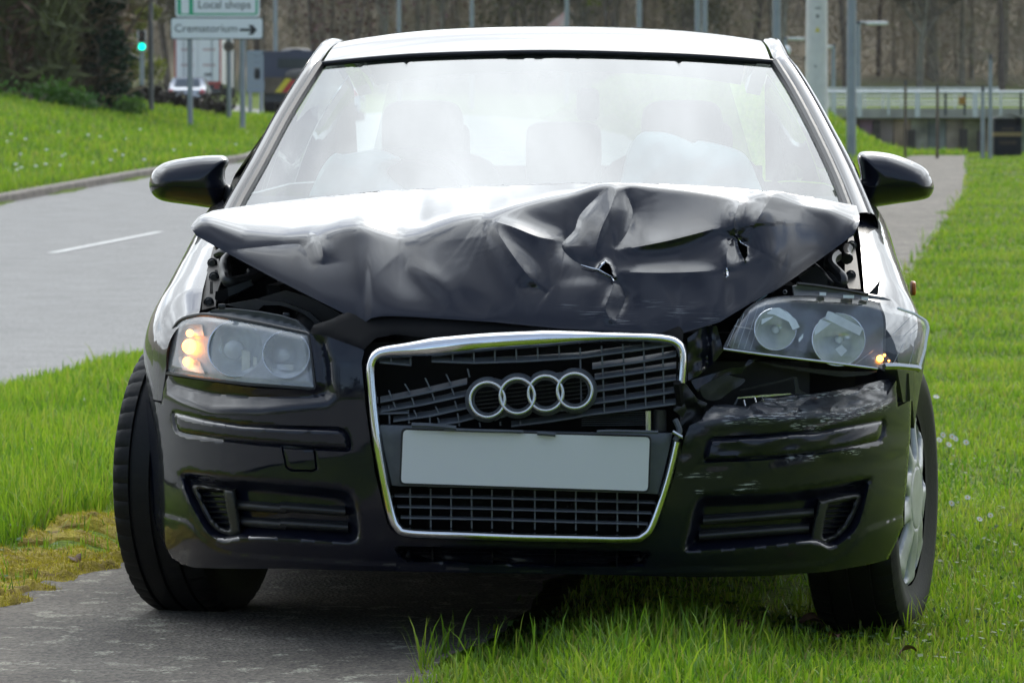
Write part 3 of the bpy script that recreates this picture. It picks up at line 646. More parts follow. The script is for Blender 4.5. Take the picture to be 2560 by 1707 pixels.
edge = rrect(cI((322,758),(1957,806),(1944,1180),(308,1127)), 13); v, f = tri_poly(edge, 10, (plate_q,)); sheet('plate_surround', v, f, hitP(lambda X, Z: -.011 + .05*(Z-.4), 0)(v), M_BLACKP, CAR, .012)
# radiator and dark void behind the grille
mb = MB(); mb.box((-.35,.14,.18), (.33,.18,.645)); mb.build('radiator', M_BLACKM, CAR, False)
for k in range(7):
    y = 652+k*14; q = cI((1500, y+4), (1920, y)); c = np.array([.07,.07]); a4 = [car_at(q[0,0], q[0,1], .07), car_at(q[1,0], q[1,1], .07)]; mb = MB(); mb.tube(a4, .0014, 5); mb.build('radiator_fin', M_GREYP, CAR, False)
mb = MB(); q = cI((1935,645),(1935,775)); mb.tube([car_at(x, y, .05) for x, y in q], .007, 8); mb.build('radiator_pipe', M_SATIN, CAR)
mb = MB(); q = cI((2010,640),(2010,775)); mb.tube([car_at(x, y, .07) for x, y in q], .015, 10); mb.build('hose', M_HOSE, CAR)
# panel over the grille between the headlamps (lock carrier cover)
def flatc(c0, kz=.5, z0=.6): return lambda X, Z: c0 + kz*(Z-z0) + .35*np.abs(X)**2.2
slam = np.vstack([cH((1570,388),(1700,415),(1965,510),(2005,470),(2060,425),(2200,400)), cI((500,168),(900,142),(1300,125),(1700,120),(2060,160),(2160,210),(2170,60),(1800,-10),(700,-60),(60,-40)), cH((1700,300),(1600,330))])
flat_poly('lock_carrier', slam, flatc(.06,.9,.64), 0, M_BLACKM, CAR, .05, 12)

# ---------------------------------------------------------------- bonnet
yb_pts = np.vstack([cD((110,385),(150,440),(400,580),(700,742),(1000,893),(1300,1042),(1385,1077),(1410,1062),(1435,1044),(1510,1031),(1600,1030),(1750,1036),(2352,1075)), cE((300,1140),(700,1180),(1000,1195),(1300,1205),(1590,1218),(1720,1180),(1880,1132),(2080,1010),(2352,862)), cG((560,520),(850,330),(1100,150),(1280,18)), [(2147,560)]])
yt_pts = np.vstack([cD((106,372),(125,345),(165,300),(270,255),(410,232),(700,195),(960,165),(1500,110),(2000,82)), cB((1600,1352),(1900,1345),(2100,1345)), cE((1000,110),(1060,107),(1300,112),(1450,120),(1700,132),(2000,150),(2200,170),(2270,166)), cC((600,1412),(900,1470),(1120,1512)), [(2149,540)]])
yr_pts = np.vstack([cD((108,374),(160,325),(240,325),(500,400),(800,428),(980,412),(1050,402),(1200,368),(1350,352),(1480,385),(1650,428),(1780,405),(1900,362),(2050,315),(2200,290)), cE((60,345),(140,350),(350,285),(600,222),(800,185),(980,125),(1060,110),(1300,116),(1600,145),(2000,200),(2060,215),(2240,168),(2290,172)), [(2000,508),(2080,522),(2149,548)]])
X0, X1 = yb_pts[:,0].min(), 2149.
xx = np.linspace(X0, X1, 900)
def tab(p, k=0):
    y = np.interp(xx, p[:,0], p[:,1])
    if k: w = np.hanning(k); y = np.convolve(np.pad(y, k//2, 'edge'), w/w.sum(), 'valid')[:len(xx)]
    return lambda x: np.interp(x, xx, y)
def tabp(l, k=61): return tab(np.array(l, float), k)
f_yb, f_yt, f_yr = tab(yb_pts, 15), tab(yt_pts), tab(yr_pts, 31)
f_c0 = tabp([(477,.50),(600,.40),(680,.32),(800,.21),(911,.13),(1250,.085),(1600,.09),(1800,.14),(1960,.30),(2060,.44),(2149,.52)])
f_cr = tabp([(477,.52),(610,.46),(770,.38),(900,.345),(1050,.33),(1200,.33),(1350,.36),(1500,.385),(1700,.40),(1900,.42),(2000,.47),(2149,.56)])
f_st = tabp([(477,.004),(600,.0036),(800,.0034),(1100,.0036),(1400,.005),(1600,.006),(2149,.005)])
# creases: polyline, height of the fold (m, + towards the viewer), widths on either side (px)
CR = [
 (cE((1130,125),(1080,290),(1000,470),(950,680)), .020, 26, 34, 1),          # spine of the big tent fold
 (cE((1080,130),(960,230),(850,350),(810,460),(720,560),(760,640),(860,710),(990,745)), -.016, 16, 40, 1),
 (cE((1190,150),(1215,240),(1240,330),(1200,470),(1110,600)), -.014, 30, 14, 1),
 (cE((1110,610),(1300,575),(1500,535),(1700,485),(1850,448),(1990,452)), .026, 60, 17, 1),   # shelf fold right of the tent
 (cE((1120,720),(1300,700),(1600,640),(1850,660),(1930,740)), -.010, 24, 30, 0),
 (cE((1100,762),(1500,770),(1920,752)), .010, 16, 24, 1),
 (cE((2040,205),(2000,330),(1985,430),(2000,490)), .026, 34, 22, 1),
 (cE((2280,175),(2180,340),(2060,545)), .024, 40, 34, 1),
 (cE((2000,500),(2040,560),(2080,680)), -.020, 12, 18, 1),
 (cE((1970,820),(1990,900),(1960,1080)), -.010, 20, 20, 0),
 (cE((1960,520),(1930,640),(1940,760)), .014, 22, 20, 1),
 (cE((2090,575),(2250,640),(2352,680)), .012, 30, 30, 0),
 (cE((145,350),(200,385),(350,430),(560,510),(740,535)), .022, 18, 48, 1),   # hanging fold left of the tent
 (cE((400,360),(600,420),(800,440)), -.012, 26, 26, 0),
 (cE((200,400),(330,600),(480,800),(612,912)), .018, 38, 30, 1),             # bright spoke
 (cE((250,400),(420,560),(560,740),(610,900)), -.010, 26, 26, 0),
 (cE((20,520),(60,700),(250,880),(420,880)), -.012, 55, 55, 0),
 (cE((380,890),(520,880),(620,930)), -.010, 18, 26, 1),
 (cE((1110,800),(1170,900),(1180,980),(1110,1130)), -.014, 14, 26, 1),
 (cE((1110,840),(1060,960),(1040,1040),(1100,1150)), .012, 20, 14, 1),
 (cE((640,820),(900,790),(1080,830)), -.012, 36, 20, 0),
 (cD((980,412),(1040,440),(1075,540),(1085,640)), .012, 18, 12, 1),          # kink on the left flank
 (cD((340,550),(600,525),(860,500),(930,520),(1000,640),(1030,675)), -.006, 14, 12, 1),
 (cD((500,400),(800,430),(1030,415)), .008, 22, 26, 0),
 (cD((1050,400),(1350,352),(1650,430),(1900,362)), .006, 20, 30, 0),
 (cD((1590,620),(1750,790),(1980,980)), -.014, 34, 46, 0),
 (cD((1700,640),(1950,800),(1990,940)), .010, 24, 26, 0),
 (cD((2040,840),(2150,920),(2300,990)), -.010, 26, 30, 0),
 (cD((1520,500),(1900,440),(2300,310)), .009, 40, 44, 0),
 (cE((1500,960),(1650,900),(1700,1030)), -.012, 44, 44, 0),
 (cE((1250,950),(1330,1120)), -.008, 36, 36, 0),
]
SH = []
def hood_c(q):
    x, y = q[:,0], q[:,1].copy()
    for ln_, a, w in SH:
        d, _, s = dist_line(q, ln_); y = y + a*np.exp(-(d/w)**2)*ss(f_yr(x)-q[:,1], -10, 40)
    yb, yr = f_yb(x), f_yr(x); c0, cr = f_c0(x), f_cr(x)
    hgt = np.maximum(yb-yr, 6.); u = np.clip((yb-y)/hgt, -.2, 3)
    cf = c0 + (cr-c0)*(.25*u + .75*np.abs(u)**1.35)                # face, leaning back towards its top
    ct = cr + f_st(x)*(yr-y)                                        # flat top seen at a grazing angle
    k = .016; d = np.clip((ct-cf)/k, -30, 30); c = cf + k*np.log1p(np.exp(d)) 
    face = ss(y, yr-14, yr+16)
    add = np.zeros(len(q))
    for ln_, a, wa, wb, sharp in CR:
        ln_ = sm(ln_, 4)
        d, side, s = dist_line(q, ln_); w = np.where(side > 0, wb, wa)
        t = np.sin(np.pi*np.clip(s, 0, 1))**.75
        p = np.exp(-d/w)*1.0 if sharp else np.exp(-(d/w)**2)
        if sharp: p = 1.25*np.exp(-(np.sqrt(d*d+3)-1.7)/w)
        add -= a*(1.0 if sharp else .42)*p*t
    add += .0012*snoise(x/130, y/90, 1, 9)
    rim = ss(yb-q[:,1], 0, 28)
    c = c + add*(.35+.65*rim)*(.03+.97*face)
    return c
hood_q = np.vstack([np.stack([yb_pts[:,0], yb_pts[:,1]], 1), yt_pts[::-1]])
hood_q[:,0] = np.clip(hood_q[:,0], X0, X1)
tear1 = cE((985,742),(1005,712),(1040,684),(1068,705),(1086,745),(1088,770),(1104,800),(1080,795),(1060,785),(1030,770))
tear2 = cE((2000,498),(2030,548),(2082,580),(2084,640),(2064,682),(2040,640),(2015,580))
v, f = tri_poly(hood_q, 4.4, (tear1, tear2), None, [resample(sm(c[0], 4), 4.4, False) for c in CR if c[4]])
c = hood_c(v); Ph = car_at(v[:,0], v[:,1], c)
for t_ in (tear1, tear2):                                           # curled edges of the tears
    d = -sdf(v, t_); Ph[:,1] -= .012*np.exp(-np.abs(d)/5)
be = bound_edges(f); nxt = {a: b for a, b in be}
Vh = [Ph]; Fh = [tuple(t) for t in f]; nV = len(Ph)
top_ids = {}
ytv = f_yt(v[:,0])
for a, b in be:
    ta = abs(v[a,1]-ytv[a]) < 4 and 500 < v[a,0] < 2143; tb = abs(v[b,1]-ytv[b]) < 4 and 500 < v[b,0] < 2143
    if ta and tb:                                                   # the part behind the fold, out of sight, runs back to the scuttle
        for i in (a, b):
            if i not in top_ids:
                p = Ph[i]; rows = []
                for s_ in (.3, .7, 1.0):
                    ce = max(p[1]+.05, 1.13 + .12*abs(p[0])**2); rows.append((p[0]*(1-.02*s_), p[1]+(ce-p[1])*s_, p[2] + (min(.925-.03*abs(p[0]), p[2]-.03) - p[2])*s_ ))
                top_ids[i] = (nV, nV+1, nV+2); Vh.append(np.array(rows)); nV += 3
        A_, B_ = (a,)+top_ids[a], (b,)+top_ids[b]
        for k in range(3): Fh.append((A_[k], A_[k+1], B_[k+1], B_[k]))
    else:                                                           # rim of the pressed sheet
        for i in (a, b):
            if ('r', i) not in top_ids: top_ids[('r', i)] = nV; Vh.append((Ph[i] + np.array([0, .022, .002]))[None]); nV += 1
        Fh.append((a, top_ids[('r', a)], top_ids[('r', b)], b))
Vh = np.vstack(Vh); hood = mesh('bonnet', Vh, Fh, M_PAINTC, CAR, True, 62)
ev = np.zeros(len(hood.data.edges)*2, np.int32); hood.data.edges.foreach_get('vertices', ev); ev = ev.reshape(-1, 2); inb = (ev < len(v)).all(1); shp = np.zeros(len(ev), bool); hood.data.edges.foreach_get('use_edge_sharp', shp)
for c_ in CR:                                                       # folds stay crisp
    if c_[4]:
        d_, _, s_ = dist_line(v, resample(sm(c_[0], 4), 4.4, False)); on = (d_ < .25) & (s_ > .12) & (s_ < .88); m_ = np.zeros(len(ev), bool); m_[inb] = on[ev[inb, 0]] & on[ev[inb, 1]]; shp |= m_
hood.data.edges.foreach_set('use_edge_sharp', shp); hood.data.update()
tag(hood, 'crumpled and torn bonnet, folded up in the middle')
at = hood.data.attributes.new('scratch', 'FLOAT', 'POINT'); sc = np.zeros(len(Vh))
sc[:len(v)] = (.9*ss(v[:,0], 1330, 1450)*(1-ss(v[:,0], 1780, 1860))*ss(v[:,1], 725, 760)*(1-ss(v[:,1], 806, 826))*.42*(.5+.5*np.sin(v[:,0]/23)*np.sin(v[:,1]/11+v[:,0]/60)) + .35*np.exp(-(np.minimum(-sdf(v, tear1), -sdf(v, tear2))/9)**2))
at.data.foreach_set('value', sc.astype(np.float32))
at = hood.data.attributes.new('scuff', 'FLOAT', 'POINT'); at.data.foreach_set('value', np.zeros(len(Vh), np.float32))
# bright lips of torn metal at the tears
for ln_ in (cE((860,712),(930,735),(990,748),(1035,775),(1085,800),(1100,830)), cE((990,742),(1012,712),(1042,684),(1062,700)), cE((2002,502),(2035,552),(2086,578)), cE((1930,735),(1940,790),(1925,805))):
    q = resample(ln_, 6, False); c = hood_c(q) - .008; mb = MB(); k = len(q); mb.tube(car_at(q[:,0], q[:,1], c), [.0016*(.4+math.sin(math.pi*i/(k-1)))+.0003 for i in range(k)], 6); mb.build('torn_edge', M_CHROME, hood)

# ---------------------------------------------------------------- body sides
def side_profile(c, Xh, Zt, Zs=.60):
    w = float(Wc(c)); pts = []
    for a in np.linspace(0, math.pi/2, 14): pts.append((Xh + (w-Xh)*math.sin(a)**.9, Zs + (Zt-Zs)*math.cos(a)**1.15))
    for z in np.linspace(Zs, .19, 12)[1:]:
        pts.append((w - .012*ss(.45-z, 0, .25) - .006*math.sin((z-.3)*9)*0, z))
    return np.array(pts)
XH = [(.43,.735),(.48,.728),(.6,.734),(.95,.746),(1.3,.752),(1.5,.785),(2.5,.79),(3.3,.775),(3.9,.70),(4.15,.60)]
ZT = [(.43,.675),(.48,.70),(.6,.745),(.95,.839),(1.3,.926),(1.5,.945),(2.5,.965),(3.3,.99),(3.9,1.0),(4.15,.99)]
def zbot(c):
    z = .20
    for ca_ in (.87, 3.45):
        d = abs(c-ca_)
        if d < .345: z = max(z, .316 + math.sqrt(.345**2-d*d))
    if c < .535: z = max(z, .505 + .07*ss(.475-c, 0, .03))
    return z
def side_part(name, c0, c1, s, step=.02):
    rows = []
    for c in np.arange(c0, c1+1e-6, (c1-c0)/max(2, round((c1-c0)/step))):
        p = side_profile(c, float(np.interp(c, *np.array(XH).T)), float(np.interp(c, *np.array(ZT).T))); zb = zbot(c)
        k = np.argmax(p[:,1] < zb) if (p[:,1] < zb).any() else len(p)
        if k < len(p) and k > 0: t = (p[k-1,1]-zb)/(p[k-1,1]-p[k,1]); p = np.vstack([p[:k], p[k-1]+(p[k]-p[k-1])*t])
        L_ = np.concatenate([[0], np.cumsum(np.hypot(*np.diff(p, axis=0).T))]); u = np.linspace(0, L_[-1], 22)
        px_, pz_ = np.interp(u, L_, p[:,0]), np.interp(u, L_, p[:,1])
        fl = 0
        rows.append([(s*a, c, b) for a, b in zip(px_, pz_)] + [(s*(px_[-1]-.05), c, pz_[-1]+.004)])
    return grid(name, rows, M_PAINTC, CAR, 40, flip=(s > 0))
for s in (-1, 1):
    side_part('front_wing', .445, 1.40, s, .015)
    d_ = side_part('door', 1.408, 2.62, s, .06); hm = MB(); hm.tube([(s*.888, 2.32, .80), (s*.905, 2.38, .805), (s*.905, 2.47, .805), (s*.886, 2.53, .80)], .012, 8); hm.build('door_handle', M_PAINTC, d_)
    side_part('rear_wing', 2.628, 4.17, s, .04)
mb = MB(); mb.sup((.889, 1.27, .735), (.012, .075, .035), .5); mb.build('side_indicator', M_AMBER, CAR)
# tailgate, rear bumper, floor pan, wheel housings
mb = MB(); n_ = 11; rows = []
for z, cc, w in ((.2,4.05,.80),(.35,4.2,.84),(.6,4.22,.84),(.75,4.15,.80),(.95,4.10,.72),(1.0,4.0,.66)):
    rows.append([(w*t, cc-.14*abs(t)**3, z) for t in np.linspace(-1, 1, n_)])
grid('tailgate', rows, M_PAINTC, CAR, 40)
mb = MB(); mb.box((-.56,.42,.17), (.56,4.0,.24)); mb.box((-.83,1.3,.19), (.83,3.0,.26)); mb.box((-.50,.30,.155), (.50,.52,.18)); mb.box((-.56,.45,.14), (.56,1.4,.169)); mb.box((-.80,1.3,.13), (.80,3.0,.188)); mb.box((-.78,3.0,.135), (.78,4.0,.19)); mb.box((-.57,.5,.24), (.57,1.15,.52)); mb.box((-.74,1.2,.2), (.74,1.26,.9)); mb.box((-.56,3.0,.24),(.56,3.95,.5))  # lowest slabs are added to block light and darken the ground underneath
for s in (-1, 1):
    mb.box((min(s*.55, s*.58), .46, .2), (max(s*.55, s*.58), 1.28, .76)); mb.box((min(s*.55, s*.58), 3.0, .2), (max(s*.55, s*.58), 3.95, .7))
mb.build('underbody', M_BLACKM, CAR, False)
for s in (-1, 1):
    for ca_ in (.87, 3.45):
        rows = [[(s*x, ca_ + .348*math.cos(t), .316 + .348*math.sin(t)) for x in (.56, .70, .84 if ca_ > 1 else .82)] for t in np.linspace(-.25, math.pi+.25, 22)]
        grid('wheel_arch_liner', rows, M_BLACKM, CAR, 0)
# ---------------------------------------------------------------- engine bay seen at both corners
mb = MB(); mb.box((-.60,.30,.42), (.60,1.10,.60)); mb.sup((.05,.62,.62), (.7,.55,.22), .35); mb.sup((-.42,.55,.60), (.2,.3,.24), .4); mb.build('engine', M_ENGINE, CAR)
def px_tube(name, pts, c, r, m, n=9, parent=CAR):
    pts = np.asarray(pts); cc = np.interp(np.linspace(0, 1, len(pts)), np.linspace(0, 1, len(c)), c); mb = MB(); P_ = sm(car_at(pts[:,0], pts[:,1], cc), 5); mb.tube(P_, r, n); return mb.build(name, m, parent)
def px_sheet(name, q, c, m, thick=.02, sp=8, parent=CAR, wob=0, smooth=False, seed=3):
    q = np.asarray(q, float)
    if smooth: q = sm(q, 4, True)
    v, f = tri_poly(q, sp); cc = c(v) if callable(c) else np.full(len(v), c); cc = cc + wob*snoise(v[:,0]/30, v[:,1]/22, 1, seed); return sheet(name, v, f, car_at(v[:,0], v[:,1], cc), m, parent, thick)
Llin = lambda q: .50 + (790-q[:,1])*.0022
railL = px_sheet('inner_wing_rail', cD((275,520),(300,560),(330,680),(335,760),(300,860),(290,960),(190,985),(190,900),(225,700)), Llin, M_BRACKET, .03, 7)
for a in ((280,742),(242,928),(268,640)):
    p = car_at(*cD(a)[0], Llin(cD(a))[0]-.004); mb = MB(); mb.lathe([(0,.010),(.007,.010),(.0085,.004),(.012,.003),(.012,0)], 12, p); mb.build('bolt', M_BLACKP, railL)
for a, b in (((285,690),(300,720)), ((250,775),(262,860))):
    q = cD(a, (a[0]+18, a[1]), (b[0]+10, b[1]), (b[0]-14, b[1])); v, f = tri_poly(q, 8); sheet('bracket_slot', v, f, car_at(v[:,0], v[:,1], Llin(v)-.003), M_BLACKM, railL, .003)
px_tube('hose', cD((400,590),(360,640),(365,720),(385,775),(480,770),(600,735),(690,690)), (.66,.60,.56,.58,.62), .0135, M_HOSE)
px_tube('hose', cD((395,640),(385,720),(420,790),(560,760),(700,720)), (.64,.60,.60,.66), .008, M_HOSE)
px_tube('hose', cD((300,580),(350,560),(430,600)), (.72,.70,.68), .010, M_HOSE)
for k in range(5):
    px_tube('bellows_ring', cD((535+9*k,690+k*1),(545+9*k,720),(552+9*k,745)), (.63,.62,.63), .005, M_HOSE)
px_sheet('air_duct', cD((290,850),(380,820),(545,765),(560,800),(430,880),(320,925),(285,905)), lambda q: .50 + .0006*(q[:,0]-560), M_BLACKP, .05, 8)
px_sheet('air_duct', cD((378,822),(545,765),(562,805),(440,862),(385,885)), lambda q: .485 + .0006*(q[:,0]-560), M_GREYP, .03, 8)
px_sheet('headlamp_bracket', cD((360,945),(580,905),(800,930),(980,1000),(1070,1080),(1120,1130),(1050,1130),(1000,1060),(900,985),(760,950),(640,950),(600,985),(480,975)), lambda q: .40-.0004*(q[:,0]-560), M_BLACKP, .03, 8)
px_sheet('front_crossmember', cD((600,900),(800,840),(1000,900),(1300,1060),(1400,1110),(1300,1180),(1100,1140),(1000,1040),(800,960)), lambda q: .44-.0005*(q[:,0]-640), M_ENGINE, .03, 10)
# right corner
Rlin = lambda q: .50 + (800-q[:,1])*.0022
railR = px_sheet('inner_wing_rail', cG((1240,50),(1275,30),(1300,200),(1330,420),(1240,415),(1210,330),(1215,150)), Rlin, M_BRACKET, .03, 7)
for a in ((1255,318),(1262,100)):
    p = car_at(*cG(a)[0], Rlin(cG(a))[0]-.004); mb = MB(); mb.lathe([(0,.010),(.007,.010),(.0085,.004),(.012,.003),(.012,0)], 12, p); mb.build('bolt', M_BLACKP, railR)
px_tube('hose', cG((1150,170),(1110,200),(1105,250),(1150,300),(1185,340),(1180,380),(1120,350),(1080,320)), (.66,.6,.58,.6), .0145, M_HOSE)
px_tube('hose', cG((1230,120),(1215,160),(1230,200)), (.7,.68,.66), .014, M_HOSE)
px_tube('hose', cG((980,240),(1040,290),(1080,340),(1120,385)), (.6,.58,.56), .006, M_HOSE)
px_sheet('air_duct', cG((880,330),(1000,250),(1080,330),(1090,395),(900,380)), .56, M_ENGINE, .1)
# broken pieces and the dark cavity where the right of the bumper has gone
mb = MB(); mb.box((.30,.34,.36), (.70,.42,.66)); mb.box((.30,.25,.40),(.36,.335,.56)); mb.build('front_carrier', M_BLACKM, CAR, False)
px_sheet('torn_flap', cG((75,1090),(210,1050),(370,1000),(470,990),(500,940),(570,930),(480,1000),(450,1040),(340,1050),(240,1085),(160,1130),(130,1180)), lambda q: .13+.0003*(q[:,0]-1740), M_PAINTC, .01, 7, wob=.006)
px_sheet('torn_flap', cG((150,1140),(200,1110),(330,1050),(400,1065),(480,1085),(440,1130),(370,1170),(290,1230),(210,1235),(165,1205)), lambda q: .12+.0004*(q[:,0]-1740), M_BLACKP, .006, 7, smooth=True, wob=.003)
px_sheet('torn_flap', cG((55,780),(180,690),(270,690),(300,800),(320,870),(250,960),(130,1060),(60,1090)), lambda q: .115+.00045*(q[:,0]-1740)+.018*np.exp(-((q[:,0]-1768)/10)**2), M_PAINTC, .02, 7, wob=.008, seed=6)
px_sheet('torn_flap', cG((0,1100),(45,1120),(130,1230),(200,1260),(160,1360),(100,1430),(40,1480),(0,1420)), lambda q: .10+.0003*(q[:,0]-1740), M_BLACKP, .02, 7, wob=.012, seed=9)
px_sheet('torn_flap', cG((420,1215),(620,1195),(815,1185),(820,1192),(640,1210),(425,1222)), .16, M_SATIN, .004, 5)
px_sheet('torn_flap', cG((395,1270),(420,1222),(432,1222),(410,1270)), .16, M_GREYP, .01, 5)
for a, b in (((470,1235),(480,1280)),((550,1220),(560,1255)),((600,1215),(612,1240))): px_tube('broken_clip', cG(a, b), (.15,.14), .0022, M_SATIN, 6)
px_sheet('lamp_carrier', cG((570,950),(800,985),(1100,1020),(1300,1030),(1450,1025),(1380,1050),(1200,1065),(1000,1040),(700,990)), .26, M_BLACKP, .03, 7)
px_sheet('inner_strut', cG((440,1160),(840,1066),(850,1075),(455,1172)), .24, M_BLACKP, .01, 6)
px_sheet('inner_strut', cG((835,1070),(860,1070),(880,1160),(930,1190),(850,1195)), .22, M_BLACKP, .02, 6)
px_sheet('wing_tail', cG((1590,1030),(1640,1025),(1682,1040),(1692,1240),(1650,1255),(1605,1282)), lambda q: .50+.0*q[:,0], M_PAINTC, .05, 7)
px_tube('broken_clip', cI((2095,780),(2148,812),(2160,815)), (.01,.01), .004, M_SATIN, 6)
px_tube('broken_clip', cI((2125,460),(2140,560),(2150,640)), (.02,.06), .009, M_BLACKM, 6)
px_sheet('torn_flap', cI((2125,465),(2170,455),(2160,560),(2185,640),(2160,690),(2100,640),(2120,560)), .05, M_BLACKP, .02, 6, wob=.008)
px_tube('broken_clip', cI((2110,700),(2140,775),(2110,840)), (.03,.02), .006, M_GREYP, 6)
# bits of broken grille moulding lying over the plate
for pts_, th_ in ((((390,738),(520,742),(680,758)), .006), (((600,765),(750,772),(1120,782)), .004), (((1210,790),(1270,794),(1330,800)), .005), (((1600,782),(1700,778),(2000,785)), .004)):
    px_tube('broken_moulding', cI(*pts_), (-.022,-.022), th_, M_GREYP, 6)
# dark triangular sliver standing on the right wing
px_sheet('headlamp_tab', cG((1385,455),(1440,395),(1468,358),(1455,465)), .44, M_BLACKP, .012, 5)

# ---------------------------------------------------------------- headlamps
def Fl(X, Z): return plan(X)*.92 + .015 + .42*np.clip(Z-.52, -.1, 1)
lampL = np.vstack([sm(cH((515,682),(518,600),(540,440),(585,335),(640,285),(720,262),(800,254),(900,266)), 4)[:-1], cH((900,266),(1200,318),(1545,392)), sm(cH((1552,395),(1570,420),(1590,560),(1614,775),(1600,798),(1560,798)), 4), cH((1100,765),(800,728))])
v, f = tri_poly(lampL, 6)
HL = sheet('headlamp', v, f, hitP(Fl, .128)(v), M_BLACKP, CAR, .08); tag(HL, 'headlamp in place with its indicator lit')
lens = sheet('lamp_lens', v, f, hitP(Fl, 0)(v, .012*(1-ss(sdf(v, lampL), 0, 20))), M_LENSOLD, HL, .0)
_edge = resample(lampL, 6); cc = car_hit(_edge[:,0], _edge[:,1], Fl)
rim_pts = car_at(_edge[:,0], _edge[:,1], cc+.012); mb = MB(); mb.tube(list(rim_pts)+[rim_pts[0]], .0042, 6, False); mb.build('lamp_rim', M_BLACKP, HL)
M_REFL = P('lamp_reflector', (.86,.88,.89), .22, metal=.6, var=.1, scale=50)
M_INNER = P('lamp_inner_grey', (.42,.43,.44), .35, metal=.6, var=.15, scale=40)
ins = lampL.mean(0) + (lampL-lampL.mean(0))*.965
v, f = tri_poly(ins, 6, [cH(*[(x+r*math.cos(t), y+r*math.sin(t)) for t in np.linspace(0, 2*math.pi, 36, endpoint=False)]) for x, y, r in ((1030,505,196),(1400,548,166))])
sheet('lamp_bezel', v, f, hitP(Fl, .040)(v, .012*np.sin(v[:,1]/5)*0), M_INNER, HL, .02)
def bowl(cx_, cy_, r, F, parent, off, dep, conv=cH, tilt=(0,0), m=None, ellipse=1.0, rr_=.0022):
    rows = []; ctr = conv((cx_, cy_))[0]; s_ = np.hypot(*(conv((cx_+1, cy_))[0]-ctr))
    c0 = float(car_hit(np.array([ctr[0]]), np.array([ctr[1]]), F)[0]) + off
    for k, u in enumerate(np.linspace(1, .03, 14)):
        row = []
        for t in np.linspace(0, 2*math.pi, 44, endpoint=False):
            fac = 1 + .0*math.cos(8*t); q = ctr + s_*r*u*fac*np.array([math.cos(t)*ellipse, math.sin(t)])
            lean = (q[0]-ctr[0])*tilt[0] + (q[1]-ctr[1])*tilt[1]
            row.append(car_at(q[0], q[1], c0 + lean + dep*(1-u*u)))
        rows.append(row)
    o = grid('reflector', rows, m or M_REFL, parent, 60, close=True, flip=False)
    mb = MB(); rr = [Vector(p) for p in rows[0]]; mb.tube(rr+[rr[0]], rr_, 6, False); mb.build('reflector_ring', M_CHROME, parent)
    return np.array(rows[-1]).mean(0), c0
sl = .00042
b1, _ = bowl(1030, 505, 205, Fl, HL, .030, .085, tilt=(-sl, -.0003))
b2, _ = bowl(1400, 548, 172, Fl, HL, .028, .08, tilt=(-sl, -.0003))
mb = MB(); mb.lathe([(0,.062),(.010,.060),(.018,.052),(.021,.040),(.020,.004),(.012,0)], 20, b1-np.array([0,.02,0])); mb.build('bulb_shield', M_BULB, HL)
mb = MB(); mb.lathe([(0,.046),(.013,.044),(.022,.036),(.026,.024),(.024,.004),(.010,0)], 22, b2); mb.build('bulb_shield', M_INNER, HL)
mb = MB(); mb.lathe([(0,.052),(.007,.051),(.011,.046)], 18, b2); mb.build('bulb', M_BULB, HL)
for (x, y, w_, h_) in ((900,470,26,70),(1100,600,30,90),(1170,620,14,60),(1390,640,60,22)):   # facets moulded into the reflector
    q = cH((x-w_,y-h_),(x+w_,y-h_*.8),(x+w_,y+h_),(x-w_,y+h_*.9)); v, f = tri_poly(q, 8); c0 = float(car_hit(np.array([q[:,0].mean()]), np.array([q[:,1].mean()]), Fl)[0]); sheet('reflector_facet', v, f, car_at(v[:,0], v[:,1], c0+.062-.0006*(v[:,0]-q[:,0].mean())), M_REFL, HL, .004)
M_ORREFL = P('indicator_reflector', (.62,.58,.54), .3, metal=.9)
q = cH((610,350),(660,320),(780,330),(790,410),(640,405)); v, f = tri_poly(q, 6); sheet('indicator_reflector', v, f, hitP(Fl, .03)(v, .0006*(sdf(v, q))), M_ORREFL, HL, .01)
q = cH((600,570),(640,555),(760,600),(800,690),(640,660)); v, f = tri_poly(q, 6); sheet('indicator_reflector', v, f, hitP(Fl, .03)(v, .0006*(sdf(v, q))), M_ORREFL, HL, .01)
def ball(name, q, c, r, m, parent, sq=1.0):
    p = car_at(q[0], q[1], c); mb = MB(); mb.sup(p, (2*r, 2*r*sq, 2*r), 1.0, 18, 12); return mb.build(name, m, parent)
c0 = float(car_hit(*[np.array([z]) for z in cH((688,488))[0]], Fl)[0])
ball('indicator_bulb_and_glow', cH((688,488))[0], c0+.022, .0165, M_ORANGE, HL)
ball('indicator_bulb_and_glow', cH((690,392))[0], c0+.030, .0085, M_ORANGE, HL)  # added glow: upper reflection of the bulb put in as an emitting ball
ball('indicator_bulb_and_glow', cH((672,600))[0], c0+.024, .0105, M_ORANGE, HL)  # added glow: lower reflection of the bulb, likewise an emitting ball
hous = np.vstack([cH((585,330),(640,283),(790,252),(850,222),(920,210),(1000,212),(1200,235),(1350,262),(1470,300),(1560,385),(1500,382),(1200,316),(900,264),(790,254),(640,288))])
v, f = tri_poly(hous, 6); sheet('lamp_housing', v, f, hitP(Fl, .02)(v, .0009*np.clip(sdf(v, hous), 0, 40)), M_GREYP, HL, .05)
for x, y in ((1335,280),(1400,258),(925,195)):
    p = car_at(*cH((x, y))[0], .30); mb = MB(); mb.sup(p, (.016,.012,.012), .5, 12, 8); mb.build('lamp_clip', M_BLACKP, HL)

